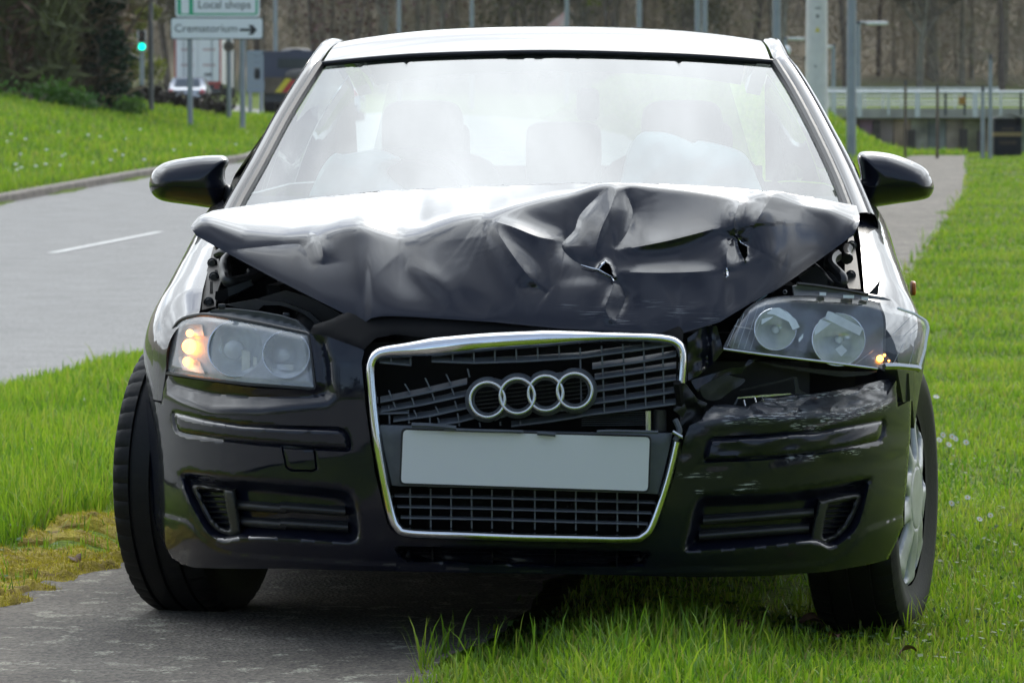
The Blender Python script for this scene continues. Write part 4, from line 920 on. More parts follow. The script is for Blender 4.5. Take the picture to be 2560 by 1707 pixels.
lampR = np.vstack([cG((318,845),(360,760),(400,690),(480,572),(540,525),(620,492)), sm(cG((620,492),(760,470),(950,468),(1250,485),(1420,505),(1580,555),(1700,590),(1790,625),(1828,668),(1836,720)), 3)[1:], cG((1800,880),(1772,1005),(1760,1022),(1690,1020),(1520,1010),(1450,1005),(1280,985),(1100,960),(850,930),(600,900),(330,862))])
def Fr(X, Z): return .10 + .62*np.clip(X-.42, 0, 1)**1.25 + .38*(Z-.6)
cfr = hitP(Fr)
v, f = tri_poly(lampR, 6)
HR = sheet('headlamp', v, f, cfr(v, .085+0*v[:,0]), M_BLACKP, CAR, .02); tag(HR, 'headlamp knocked out of its mounting, lens clear and indicator glowing')
HR.data.materials[0] = M_BLACKP
# only the inner two thirds of the lamp has a housing behind it: the outer end is clear
keep = lampR.copy(); m_ = keep[:,0] > 2200; keep[m_,0] = 2200 + (keep[m_,0]-2200)*.12
v2, f2 = tri_poly(keep, 6); bpy.data.objects.remove(HR)
HR = sheet('headlamp', v2, f2, cfr(v2, .112+0*v2[:,0]), M_BLACKP, CAR, .03); tag(HR, 'headlamp knocked out of its mounting, lens clear and indicator glowing')
d = sdf(v, lampR); sheet('lamp_lens', v, f, cfr(v, .016*(1-ss(d, 0, 22)) + 0*d), M_LENS, HR, .035)
inn = keep.mean(0) + (keep-keep.mean(0))*.95
M_BEZ = P('lamp_bezel_dark', (.17,.18,.20), .28, metal=.6, var=.25, scale=18)
RB = [(700,715,150),(1165,790,190)]
v, f = tri_poly(inn, 6, [cG(*[(x+r*.98*math.cos(t), y+r*math.sin(t)) for t in np.linspace(0, 2*math.pi, 36, endpoint=False)]) for x, y, r in RB])
sheet('lamp_bezel', v, f, cfr(v, .05+.012*snoise(v[:,0]/70, v[:,1]/50, 1, 2)), M_BEZ, HR, .02)
for x, y, r in RB: 
    e, c0 = bowl(x, y, r*1.02, Fr, HR, .036, .065, cG, tilt=(.00055,-.0003), rr_=.0011)
    mb = MB(); mb.lathe([(0,.034),(.005,.033),(.008,.028),(.0085,.0)], 18, e); mb.build('bulb', M_BULB, HR)
for q in (((680,560),(730,555),(850,640),(880,700),(830,720),(800,660),(690,605),(635,600)), ((1085,580),(1120,590),(1345,705),(1320,760),(1065,635)), ((1140,860),(1190,830),(1230,870),(1185,915)), ((1030,640),(1110,670),(990,760),(985,720)), ((870,790),(905,745),(905,775),(875,810)), ((600,640),(690,620),(600,680))):
    q = cG(*q); v, f = tri_poly(q, 6); sheet('reflector_facet', v, f, cfr(v, .030+.0002*(v[:,1]-q[:,1].mean())), M_REFL, HR, .012)
mb = MB(); e = car_at(*cG((1390,640))[0], .40); mb.sup(e, (.045,.03,.03), .8, 16, 10); mb.build('bulb', P('cream_bulb_holder', (.55,.54,.47), .4), HR)
q = cG((1465,795),(1600,760),(1790,730),(1780,780),(1700,870),(1580,900),(1480,860)); v, f = tri_poly(q, 7); sheet('side_bezel', v, f, cfr(v, .05+.0*v[:,0]), M_LENS, HR, .004)
q = cG((1380,850),(1500,880),(1560,960),(1520,975),(1350,960)); v, f = tri_poly(q, 7); sheet('indicator_reflector', v, f, cfr(v, .07+.0*v[:,0]), P('indicator_recess', (.10,.05,.03), .3), HR, .004)
for (x, y), r in (((1470,930),.0075),((1503,905),.0030),((1535,945),.0022)):
    cc_ = float(car_hit(*[np.array([z]) for z in cG((x, y))[0]], Fr)[0]); ball('indicator_bulb_and_glow', cG((x, y))[0], cc_+.045, r, M_ORANGE, HR)
for a, b_ in (((430,640),(345,845)),((470,600),(385,850)),((520,570),(425,855)),((575,545),(470,865)),((630,520),(515,870)),((400,690),(535,715)),((1720,600),(1560,760)),((1770,640),(1640,770)),((1790,680),(1690,760)),((1640,820),(1560,985)),((1720,850),(1680,990)),((1420,870),(1270,985))):
    q = resample(cG(a, b_), 12, False); c = car_hit(q[:,0], q[:,1], Fr)+.012; mb = MB(); mb.tube(car_at(q[:,0], q[:,1], c), .0006, 4); mb.build('lens_flute', M_INNER, HR)
# chrome lower edge and clear rim
for ln_, r_, m_ in ((cG((1500,985),(1600,985),(1740,998),(1762,1010)), .0075, M_SATIN), (cG((1600,560),(1720,600),(1800,650),(1822,700),(1800,860),(1760,1000)), .0032, M_BULB), (cG((320,860),(600,898),(1100,958),(1450,1003)), .0030, M_SATIN), (cG((860,380),(1000,395),(1200,425),(1380,460)), .0042, M_BLACKP)):
    q = resample(ln_, 10, False); c = car_hit(q[:,0], q[:,1], Fr)-.002; mb = MB(); mb.tube(car_at(q[:,0], q[:,1], c), r_, 6); mb.build('lamp_rim', m_, HR)
topR = cG((830,400),(900,385),(1200,425),(1380,462),(1500,480),(1560,505),(1250,484),(950,467),(840,468))
v, f = tri_poly(topR, 6); sheet('lamp_housing', v, f, cfr(v, .02+.0006*np.clip(sdf(v, topR), 0, 40)), M_GREYP, HR, .05)
for x, y, w_ in ((1050,455,24),(1240,475,40),(1360,488,26)):
    q = cG((x-w_,y-12),(x+w_,y-10),(x+w_,y+12),(x-w_,y+10)); v, f = tri_poly(q, 7); sheet('lamp_clip', v, f, cfr(v, .005+0*v[:,0]), M_BULB, HR, .006)
for x, y, r in ((770,440,13),(885,432,22),(925,455,16)):
    p = car_at(*cG((x, y))[0], .31); mb = MB(); mb.lathe([(r*.00028,.0),(r*.00038,.006),(r*.0003,.012),(r*.00018,.012),(r*.00018,.004)], 16, p); mb.build('screw_boss', M_GREYP, HR)

# ---------------------------------------------------------------- wheels
def make_wheel(px_, c_, z_, steer, side, cap=True):
    w = empty('wheel', (px_, c_, z_), steer, CAR)
    prof = [(-.092,.225),(-.104,.255),(-.103,.285),(-.094,.306),(-.080,.3145),(-.055,.316),(-.0535,.3085),(-.0465,.3085),(-.045,.3162),(-.006,.3165),(-.0045,.309),(.0045,.309),(.006,.3165),(.045,.3162),(.0465,.3085),(.0535,.3085),(.055,.316),(.080,.3145),(.094,.306),(.103,.285),(.104,.255),(.092,.225),(.088,.20)]
    n = 240; rows = []
    for j in range(n):
        row = []
        for k, (x, r) in enumerate(prof):
            a = 2*math.pi*j/n
            if abs(x) > .06 and r > .30: a += 0
            if abs(x) > .056 and r > .30 and (j % 5 == 0): r -= .0045
            row.append((x, r*math.cos(a), r*math.sin(a)))
        rows.append(row)
    rows.append(rows[0]); grid('tyre', rows, M_RUBBER, w, 28, flip=True)
    mb = MB(); ax = (side, 0, 0)
    mb.lathe([(.215,-.09),(.208,.05),(.205,.075)], 40, (0,0,0), ax); mb.lathe([(0,.03),(.1,.035),(.205,.02)], 40, (0,0,0), ax); mb.build('rim', M_STEEL, w)
    if cap:                                              # silver wheel trim with nine slots
        S = 2000; c0 = [(S*.212*math.cos(t), S*.212*math.sin(t)) for t in np.linspace(0, 2*math.pi, 90, endpoint=False)]
        hs = []
        for k in range(9):
            t0 = 2*math.pi*(k+.35)/9; q = []
            for u, hwid in ((.088,.000),(.098,.010),(.115,.017),(.138,.024),(.160,.030),(.180,.031),(.193,.021),(.198,.0)):
                q.append((u, hwid))
            q = q + [(u, -h) for u, h in q[-2:0:-1]]
            hs.append(np.array([(S*(u*math.cos(t0) - h*math.sin(t0)), S*(u*math.sin(t0) + h*math.cos(t0))) for u, h in q]))
        v, f = tri_poly(np.array(c0), 9, hs); r = np.hypot(v[:,0], v[:,1])/S
        x = .088 + .016*(1-ss(r, .05, .19)) - .016*ss(r, .19, .214) + .004*np.cos(9*np.arctan2(v[:,1], v[:,0]))*ss(r, .07, .12)*(1-ss(r, .18, .2)) - .003*(1-ss(np.abs(r-.072), 0, .0035))
        d = np.min([np.abs(sdf(v, h)) for h in hs], axis=0); x -= .005*(1-ss(d, 0, 9))
        Pt = np.stack([side*x, v[:,0]/S, v[:,1]/S], 1)
        if side > 0: f = f[:, ::-1]
        sheet('wheel_trim', v, f, Pt, M_ALLOY, w, .007, (-side,0,0), sharp=45)
    return w
make_wheel(-.77, .87, .316, R(14)*-1 if False else 0, -1)
make_wheel(.77, .87, .268, 0, 1)
for o in [x for x in CAR.children if x.name.startswith('wheel') and x.type == 'EMPTY']: o.rotation_euler[2] = -R(14)
make_wheel(-.76, 3.45, .316, 0, -1); make_wheel(.76, 3.45, .316, 0, 1)

# ---------------------------------------------------------------- cabin
def Fw(X, Z): return 1.10 + 2.16*(Z-.95) + .30*np.asarray(X)**2
ws_px = np.vstack([sm([(800,163),(950,148),(1100,139),(1370,133),(1640,139),(1800,147),(1937,158)], 5), sm([(1937,158),(1985,235),(2040,340),(2090,448),(2125,540)], 5)[1:], [(2000,560),(1370,555),(700,560),(575,560)], sm([(575,560),(600,508),(650,420),(720,290),(800,163)], 5)[1:-1]])
v, f = tri_poly(ws_px, 22); Pw = hitP(Fw, 0)
hitW = lambda q, dc=0: car_at(q[:,0], q[:,1], car_hit(q[:,0], q[:,1], Fw, .4, 2.6) + dc)
windscreen = sheet('windscreen', v, f, hitW(v), M_WIND, CAR, 0, sharp=0)
def Tz(c, X): return lerp_pts(c, [(1.85,1.318),(2.0,1.352),(2.2,1.387),(2.5,1.415),(2.8,1.42),(3.2,1.402),(3.55,1.36),(3.7,1.33)])
def roof_z(c, X):
    return np.interp(c, *RZ) - (.085*(np.abs(X)/.6)**2.6)*np.interp(c, [1.85,2.1,3.6],[.36,.5,.6])
_cz = np.linspace(1.85, 3.7, 200); _rz = np.array([Tz(c, 0) for c in _cz]); _k = np.hanning(31); _rz = np.convolve(np.pad(_rz, 15, 'reflect', reflect_type='odd'), _k/_k.sum(), 'valid'); RZ = (_cz, _rz)
# front edge of the roof follows the top of the windscreen
hd = sm([(800,158),(950,143),(1100,134),(1370,128),(1640,134),(1800,142),(1937,153)], 6); hq = hitW(hd, -.004); XW = hq[:,0]
order = np.argsort(XW); hx, hc, hz = XW[order], hq[order,1], hq[order,2]
rows = []
for u in np.linspace(0, 1, 28):
    row = []
    for X in np.linspace(-.572, .572, 33):
        x = X*(1-.05*u); c_f = float(np.interp(X, hx, hc)); z_f = float(np.interp(X, hx, hz)); c = c_f + (3.62-c_f)*u
        z = float(roof_z(c, x)); z0 = float(roof_z(c_f, X)); z += (z_f-z0)*math.exp(-u*7)
        row.append((x, c, z))
    rows.append(row)
rf = grid('roof', rows, M_PAINTC, CAR, 0, flip=False)
roof_edge = {s: [r[0 if s < 0 else -1] for r in rows] for s in (-1, 1)}
# seal along the windscreen
for ln_, r_ in ((hd + np.array([0, 3]), .0072),):
    q = hitW(ln_, -.012); mb = MB(); mb.tube(q, r_, 8); mb.build('windscreen_seal', M_SEAL, CAR)
for s, ln_ in ((-1, sm([(800,163),(720,290),(650,420),(600,508),(575,560)], 7)), (1, sm([(1937,158),(1985,235),(2040,340),(2090,448),(2125,540)], 7))):
    q = hitW(ln_, -.004); n_ = len(q)
    mb = MB(); mb.tube(q, .0125, 8); mb.build('windscreen_seal', M_SEAL, CAR)
    # pillar: swept section just outside the seal, carried on as the roof rail
    rail = [np.array(p) for p in roof_edge[s][1:]][::2]
    base = [np.array([p[0]+s*.014, p[1]+.004, p[2]-.002]) for p in q[::-1]]
    path_ = np.array(base + [np.array([p[0]+s*.015, p[1], p[2]-.003]) for p in rail]); path_ = resample(path_, .035, False)
    for _ in range(6): path_[1:-1] = .25*path_[:-2] + .5*path_[1:-1] + .25*path_[2:]
    k = len(path_); n_ = int(np.argmin(np.abs(path_[:,1]-rail[0][1])))
    pil = []
    for i, p in enumerate(path_):
        t = path_[min(i+1, k-1)] - path_[max(i-1, 0)]; t = t/np.linalg.norm(t); o_ = np.array([s, 0, 0]) - t*t[0]*s; o_ /= np.linalg.norm(o_); up = np.cross(t, o_)*s; up = up if up[2] > 0 else -up
        fr_ = i/(k-1); wd = np.interp(i, [0, n_*.5, n_, k-1], [.028,.026,.030,.050] if s < 0 else [.054,.046,.044,.05])
        sec = [(-.010,-.004),(-.004,.006),(.012,.0105),(wd*.5,.010),(wd*.60,.005),(wd*.66,.009),(wd*.84,.002),(wd*.98,-.016),(wd*1.02,-.034),(wd*.8,-.05),(.0,-.042)]
        pil.append([p + o_*a + up*b_ for a, b_ in sec])
    grid('pillar_and_roof_rail', np.array(pil), M_PAINTC, CAR, 50, close=True, flip=(s < 0))
    outer = np.array([r[8] for r in pil]); i1 = int(n_*.25)
    # side glass from the rail to the belt line, with the black pillar between the panes
    def side_c(c): return int(np.argmin(np.abs(outer[:,1]-c)))
    for nm, ca_, cb_, m_ in (('side_window', 1.62, 2.55, M_SIDEG), ('centre_pillar', 2.555, 2.66, M_BLACKP), ('side_window', 2.665, 3.35, M_SIDEG), ('rear_pillar', 3.355, 4.05, M_PAINTC)):
        rws = []
        for c in np.linspace(ca_, cb_, 8):
            tp = outer[side_c(min(c, 3.55))].copy(); tp[1] = c
            if c > 3.55: tp[2] -= (c-3.55)*.55; tp[0] += s*.04*(c-3.55)
            bt = np.array([s*(float(np.interp(c, *np.array(XH).T))), c, float(np.interp(c, *np.array(ZT).T))+.004])
            rws.append([tp + (bt-tp)*t + np.array([s*.02*math.sin(math.pi*t), 0, 0]) for t in np.linspace(0, 1, 6)])
        grid(nm, rws, m_, CAR, 0, flip=(s < 0))
    tp = outer[side_c(1.62)]; tri = [tp, np.array([s*.775, 1.62, .95]), np.array([s*.765, 1.40, .94])]
    mb = MB(); mb.add([tuple(p) for p in tri]+[tuple(p-np.array([s*.01,0,0])) for p in tri], [(0,1,2),(5,4,3),(0,3,4,1),(1,4,5,2),(2,5,3,0)]); mb.build('mirror_corner', M_BLACKP, CAR, False)
# rear glass, parcel shelf, lining
rows = [[(x*(.50+.10*t), 3.62+.42*t-.05*x*x, 1.345-.30*t-.03*abs(x)**2) for x in np.linspace(-1, 1, 9)] for t in np.linspace(0, 1, 6)]
grid('rear_window', rows, M_SIDEG, CAR, 0)
mb = MB(); mb.box((-.62,4.02,.98), (.62,4.10,1.05)); mb.build('tailgate_edge', M_PAINTC, CAR)
mb = MB(); mb.box((-.70,3.3,.86), (.70,3.98,.89)); mb.build('parcel_shelf', M_CABIN, CAR)
rows = [[(x, c, float(roof_z(c, x))-.035) for x in np.linspace(-.54, .54, 9)] for c in np.linspace(2.03, 3.55, 10)]
grid('headlining', rows, P('headlining_cloth', (.22,.215,.20), .95), CAR, 0)
mb = MB(); mb.add([(-.74,1.20,.90),(.74,1.20,.90),(.74,1.72,.955),(-.74,1.72,.955),(-.74,1.80,.90),(.74,1.80,.90),(.74,1.82,.5),(-.74,1.82,.5)], [(0,1,2,3),(3,2,5,4),(4,5,6,7)]); mb.build('dashboard', M_CABIN, CAR)
mb = MB(); mb.box((-.78,1.8,.26), (.78,3.9,.30)); mb.build('cabin_floor', M_CABIN, CAR)
for s, lab in ((-1, 'driver seat'), (1, 'passenger seat')):
    st = empty('front_seat', (s*.355, 2.3, .3), 0, CAR); tag(st, lab)
    mb = MB(); mb.sup((0,-.05,.18), (.50,.52,.20), .4); mb.build('seat_cushion', M_SEATF, st)
    mb = MB(); mb.sup((0,.22,.47), (.48,.16,.62), .45, tilt=.28); mb.build('backrest', M_SEATF, st)
    mb = MB(); mb.sup((0,.34,.815), (.225,.10,.20), .45, tilt=.15); mb.build('headrest', M_SEATF, st)
rs = empty('rear_seat', (0, 3.0, .3), 0, CAR)
mb = MB(); mb.sup((0,-.1,.14), (1.25,.5,.22), .35); mb.build('seat_cushion', M_SEATF, rs)
mb = MB(); mb.sup((0,.18,.38), (1.25,.16,.55), .3, tilt=.3); mb.build('backrest', M_SEATF, rs)
for x in (-.36, .02, .40): mb = MB(); mb.sup((x,.26,.775), (.22,.10,.19), .35); mb.build('headrest', M_SEATF, rs)
mb = MB(); mb.lathe([(.185+.016*math.cos(a), .016*math.sin(a)) for a in np.linspace(0, 2*math.pi, 12)], 40, (-.37,1.98,.90), (0,-.88,.45)); mb.box((-.53,1.97,.885), (-.21,1.985,.915)); mb.sup((-.37,1.97,.90), (.16,.05,.13), .6); mb.build('steering_wheel', M_CABIN, CAR)
def bag(name, outl, c, dep, label):
    q = sm(outl, 5, True); v, f = tri_poly(q, 9); d = np.clip(sdf(v, q), 0, 60); cc_ = c - dep*np.sqrt(np.clip(1-(1-d/60)**2, 0, 1)) + .012*snoise(v[:,0]/45, v[:,1]/35, 1, 5)
    o = sheet(name, v, f, car_at(v[:,0], v[:,1], cc_), M_BAG, CAR, .12); tag(o, label)
bag('airbag', [(1553,505),(1556,440),(1572,375),(1600,335),(1640,330),(1680,336),(1715,350),(1735,358),(1750,352),(1800,362),(1850,378),(1872,400),(1890,440),(1896,505),(1720,520)], 1.80, .10, 'blown passenger airbag')
bag('airbag', [(775,520),(790,450),(815,405),(838,384),(860,386),(940,374),(975,386),(995,400),(960,430),(1000,470),(1040,520),(900,530)], 1.90, .06, 'limp driver airbag')
mb = MB(); mb.sup(car_at(1360,190,1.93), (.036,.02,.018), .8); mb.build('mirror_base', M_CABIN, CAR)
mb = MB(); mb.sup(car_at(1470,262,2.02), (.06,.05,.085), .5); mb.build('rear_view_mirror', M_CABIN, CAR)

# ---------------------------------------------------------------- door mirrors
def inflate(name, q, c, front, back, m, parent, w, sp=5, lean=(0,0), p=.5):
    v, f = tri_poly(q, sp); d = np.clip(sdf(v, q)/w, 0, 1); s_ = np.sqrt(np.clip(1-(1-d)**2, 0, 1)); ctr = q.mean(0)
    ln_ = lean[0]*(v[:,0]-ctr[0]) + lean[1]*(v[:,1]-ctr[1])
    A = car_at(v[:,0], v[:,1], c + ln_ - front*s_); B = car_at(v[:,0], v[:,1], c + ln_ + back*s_ + .001)
    be = bound_edges(f); n = len(v); F = [tuple(t) for t in f] + [tuple(n+i for i in t[::-1]) for t in f] + [(a, n+a, n+b, b) for a, b in be]
    return mesh(name, np.vstack([A, B]), F, m, parent, True, 0)
mirL = sm(cA((1097,1370),(1112,1285),(1165,1222),(1260,1182),(1440,1152),(1600,1142),(1655,1150),(1680,1180),(1675,1215),(1658,1250),(1652,1310),(1664,1360),(1650,1440),(1620,1510),(1580,1532),(1400,1508),(1200,1478),(1122,1430)), 5, True)
mirR = sm(cC((1690,1380),(1672,1310),(1625,1240),(1540,1190),(1400,1138),(1270,1116),(1170,1115),(1135,1135),(1128,1175),(1140,1240),(1148,1310),(1125,1350),(1140,1440),(1150,1530),(1200,1532),(1400,1500),(1600,1470),(1665,1440)), 5, True)
for q, arm_, ref, s in ((mirL, cA((1655,1350),(1735,1378),(1728,1440),(1700,1522),(1610,1533),(1630,1440)), lambda x, y: cA((x, y)), -1), (mirR, cC((1150,1340),(1090,1350),(1072,1360),(1090,1440),(1120,1530),(1210,1532),(1180,1440)), lambda x, y: cC((x, y)), 1)):
    h = inflate('door_mirror', q, 1.66, .085, .055, M_PAINTC, CAR, 62, lean=(.00022*s*1.0, .00005))
    inflate('mirror_arm', arm_, 1.64, .03, .03, M_BLACKP, h, 22)
    sx = (np.array([[1108,1372],[1300,1376],[1500,1384],[1600,1388],[1655,1372]]) if s < 0 else np.array([[1684,1385],[1500,1372],[1350,1368],[1210,1372],[1140,1352]]))
    ql = resample((cA if s < 0 else cC)(*[tuple(p) for p in sx]), 6, False); d = np.clip(sdf(ql, q)/62, 0, 1); ctr = q.mean(0); cc_ = 1.66 + .00022*s*(ql[:,0]-ctr[0]) + .00005*(ql[:,1]-ctr[1]) - .085*np.sqrt(np.clip(1-(1-d)**2, 0, 1)) - .0003
    mb = MB(); mb.tube(car_at(ql[:,0], ql[:,1], cc_), .0013, 5); mb.build('mirror_seam', M_BLACKM, h)
# little triangle of the door window frame seen past the pillars

# ================================================================== BEHIND THE CAR
def gz(x, y): return float(height(np.array([x]), np.array([y]))[0])
def at(px, d):                                            # ground point in the direction of pixel column px, d metres away
    x = (px-CX)/FPX*d; return x, d, gz(x, d)
def zat(py, d): return CAMH + (HOR-py)/FPX*d              # height seen at pixel row py
M_GALV = P('galvanised_steel', (.27,.295,.32), .5, metal=.2, var=.12, scale=3)
M_POLEW = P('pale_concrete', (.66,.64,.61), .85, var=.08, scale=4, bump=.1)
M_DARKG = P('dark_grey_paint', (.035,.04,.045), .5)
M_WHITE = P('white_sign_face', (.80,.81,.84), .5)
M_SGREEN = P('sign_green', (.0,.38,.18), .5)
M_INK = P('sign_black', (.012,.013,.015), .5)
M_BRICK = P('weathered_concrete', (.115,.102,.088), .9, var=.45, scale=1.3, bump=.2)
M_RAIL = P('pale_painted_rail', (.66,.66,.65), .6, var=.1)
M_BARK = P('bare_bark', (.26,.23,.175), .95, var=.35, scale=2.5)
M_BARKD = P('dark_red_bark', (.14,.105,.078), .95, var=.35, scale=2.5)
def leafm(name, col, tr=.35, var=.35):
    m, Nn, Ln, b = mat(name); o = Nn['Material Output']; at_ = node(m, 'ShaderNodeAttribute', attribute_name='tint')
    r = node(m, 'ShaderNodeValToRGB'); e = r.color_ramp.elements; e[0].color = (*[c*(1-var) for c in col], 1); e[1].color = (*[c*(1+var) for c in col], 1); Ln.new(at_.outputs['Fac'], r.inputs[0])
    Ln.new(r.outputs[0], b.inputs['Base Color']); b.inputs['Roughness'].default_value = .6; b.inputs['Specular IOR Level'].default_value = .25
    t = node(m, 'ShaderNodeBsdfTranslucent'); Ln.new(r.outputs[0], t.inputs[0]); x = node(m, 'ShaderNodeMixShader'); x.inputs[0].default_value = tr
    Ln.new(b.outputs[0], x.inputs[1]); Ln.new(t.outputs[0], x.inputs[2]); Ln.new(x.outputs[0], o.inputs['Surface']); return m
M_LEAFY = leafm('yellow_green_leaves', (.15,.17,.02)); M_IVY = leafm('ivy_leaves', (.014,.040,.014), .15); M_BUD = leafm('opening_buds', (.13,.115,.045)); M_TWIG = leafm('fine_twigs', (.20,.17,.115), .05, .45)
def leaves(name, cen, rad, n, size, m, parent, loc=(0,0,0), hollow=.0):
    c = np.asarray(cen); k = rng.integers(0, len(c), n); u = rng.normal(size=(n, 3)); u /= np.linalg.norm(u, axis=1)[:, None]
    p = c[k] + u*(rng.random(n)**(1/2.2))[:, None]*np.asarray(rad)[k][:, None]
    a = rng.normal(size=(n, 3)); a /= np.linalg.norm(a, axis=1)[:, None]; b_ = np.cross(a, rng.normal(size=(n, 3))); b_ /= np.linalg.norm(b_, axis=1)[:, None]
    s = size*(.6+.8*rng.random(n))[:, None]
    V = np.stack([p-a*s, p+b_*s*.55, p+a*s, p-b_*s*.55], 1).reshape(-1, 3); q = np.arange(n*4).reshape(n, 4)
    return fast_mesh(name, V, q, [], m, parent, {'tint': np.repeat(np.clip(rng.normal(.5, .25, n), 0, 1), 4)})
def branches(h, rng_, spread=.35, trunk=.16, gens=3, lean=0):
    """a bare deciduous tree: trunk, limbs, and the ends that carry twigs"""
    tm, ends = MB(), []
    def grow(p, d, L_, r, g):
        pts = [p]; dd = d.copy(); n = 4 if g else 7
        for i in range(n):
            dd = dd + rng_.normal(0, .10 if g else .045, 3); dd[2] += .06 if g else 0; dd /= np.linalg.norm(dd); pts.append(pts[-1] + dd*L_/n)
        tm.tube(pts, [max(r*(1-.62*i/n), .006) for i in range(n+1)], 6 if g < 2 else 4, False)
        for q in pts[1:]: ends.append((q, g))
        if g < gens:
            for k in range(5 if g == 0 else 3):
                t = rng_.uniform(.3 if g == 0 else .35, 1); i = min(int(t*n), n-1); q = pts[i] + (pts[i+1]-pts[i])*(t*n-i)
                a = rng_.uniform(0, 2*math.pi); nd = dd*.55 + np.array([math.cos(a), math.sin(a), .35])*rng_.uniform(.5, 1.0)*spread*2; nd /= np.linalg.norm(nd); grow(q, nd, L_*rng_.uniform(.38, .6), r*.45, g+1)
    grow(np.array([0,0,-.2]), np.array([lean, 0, 1.]), h*.8, trunk, 0); return tm, ends
def twigs(name, ends, n, ln, m, parent, w=.011):
    e = [q for q, g in ends if g >= 1] or [q for q, g in ends]; e = np.array(e); k = rng.integers(0, len(e), n); p = e[k] + rng.normal(0, .12, (n, 3))
    d = rng.normal(0, .6, (n, 3)); d[:,2] += .55; d /= np.linalg.norm(d, axis=1)[:, None]; L_ = ln*(.4+rng.random(n))[:, None]; s = np.cross(d, rng.normal(size=(n, 3))); s /= np.linalg.norm(s, axis=1)[:, None]
    V = np.stack([p-s*w, p+s*w, p+d*L_*.6+s*w*.6+rng.normal(0,.04,(n,3)), p+d*L_], 1).reshape(-1, 3); q = np.arange(n*4).reshape(n, 4)
    return fast_mesh(name, V, q, [], m, parent, {'tint': np.repeat(np.clip(rng.normal(.5, .28, n), 0, 1), 4)})
def tree(name, loc, h, label, cat='tree', group=None, seed=1, tr=.16, bark=None, ntw=2600, tl=.9, tm_=None, extra=None, lean=0, spread=.35, w=.011):
    r_ = np.random.default_rng(seed); t = empty(name, loc, r_.uniform(0, 6)); tag(t, label, cat, group)
    b_, ends = branches(h, r_, spread, tr, lean=lean); b_.build('trunk', bark or M_BARK, t, True, 0)
    if ntw: twigs('crown', ends, ntw, tl, tm_ or M_TWIG, t, w)
    if extra: extra(t, ends, r_)
    return t
def clone(src, loc, rz, sc=1.0, label=None):
    c = src.copy(); COL.objects.link(c); c.location = loc; c.rotation_euler = (0, 0, rz); c.scale = (sc, sc, sc)
    if label: c['label'] = label
    for ch in src.children: k = ch.copy(); COL.objects.link(k); k.parent = c
    return c
M_WOODM = leafm('mixed_wood_twigs', (.1,.1,.05), .05); _r = [x for x in M_WOODM.node_tree.nodes if x.type == 'VALTORGB'][0].color_ramp.elements
_r[0].color = (.20,.165,.115,1); _r[1].color = (.44,.46,.16,1)
for p_, c_ in ((.35,(.35,.305,.21)), (.6,(.42,.37,.255)), (.82,(.45,.37,.29))): q = [x for x in M_WOODM.node_tree.nodes if x.type == 'VALTORGB'][0].color_ramp.elements.new(p_); q.color = (*c_, 1)
# -- the wood on the rising ground far behind: bare trees, too many to count beyond the nearest rows
protos = []
for i in range(5):
    protos.append(tree('bare_tree', (0,0,0), (15,17,13,16,14)[i], 'tall leafless grey-brown tree at the front of the wood far behind the car', 'tree', 'trees along the front of the wood', 20+i, .20+.03*(i % 3), [M_BARK, M_BARKD][i % 2], 5200, 1.5, w=.03, spread=.42))
k = 0
for d, step in ((238, 66), (256, 60)):
    for px_ in np.arange(-260 + 17*k, 2840, step*2.6):
        p = px_ + rng.uniform(-30, 30); dd = d + rng.uniform(-5, 5)
        x, y, z = at(p, dd)
        if abs(x - (road_in(dd)-3.6)) < 6 : continue
        if k < 5: o = protos[k]; o.location = (x, y, z); 
        else: clone(protos[k % 5], (x, y, z), rng.uniform(0, 6.2), rng.uniform(.85, 1.2))
        k += 1
# mass of the wood behind those rows
tw = MB(); Vt, Tt = [], []
r_ = np.random.default_rng(5); pe = []
for i in range(420):
    d = r_.uniform(246, 330); x = r_.uniform(-58, 62)
    if x < -12 and d < 270: d = r_.uniform(270, 330)
    z = gz(x, d); h = r_.uniform(11, 18); l = r_.normal(0, .05, 2)
    tw.tube([(x, d, z-.3), (x+l[0]*h*.5, d, z+h*.5), (x+l[0]*h, d+l[1]*h, z+h)], [r_.uniform(.12,.28), .10, .03], 5, False)
    for q in np.linspace(.03, .8, 12): pe.append((x+l[0]*h*q, d, z+h*q, 1.9))
pe = np.array(pe); n = 130000; kk = r_.integers(0, len(pe), n); p = pe[kk, :3] + r_.normal(0, 1, (n, 3))*pe[kk, 3:4]*np.array([1,.6,.7])
dv = r_.normal(0, .55, (n, 3)); dv[:,2] += .6; dv /= np.linalg.norm(dv, axis=1)[:, None]; sv = np.cross(dv, r_.normal(size=(n, 3))); sv /= np.linalg.norm(sv, axis=1)[:, None]; Ln_ = r_.uniform(.8, 2.4, n)[:, None]
p = np.stack([p[:,0], p[:,1], np.maximum(p[:,2], height(p[:,0], p[:,1]))], 1); Vw = np.stack([p-sv*.055, p+sv*.055, p+dv*Ln_], 1).reshape(-1, 3)
wood = fast_mesh('distant_wood', Vw, np.zeros((0,4), int), np.arange(n*3).reshape(n, 3), M_WOODM, None, {'tint': np.repeat(np.clip(snoise(p[:,0], p[:,2], .22, 3)*.28+snoise(p[:,0], p[:,2], .7, 8)*.12+.45+r_.normal(0,.16,n), 0, 1), 3)}); tag(wood, kind='stuff')
tag(tw.build('distant_tree_trunks', M_BARK, None, True, 0), kind='stuff')
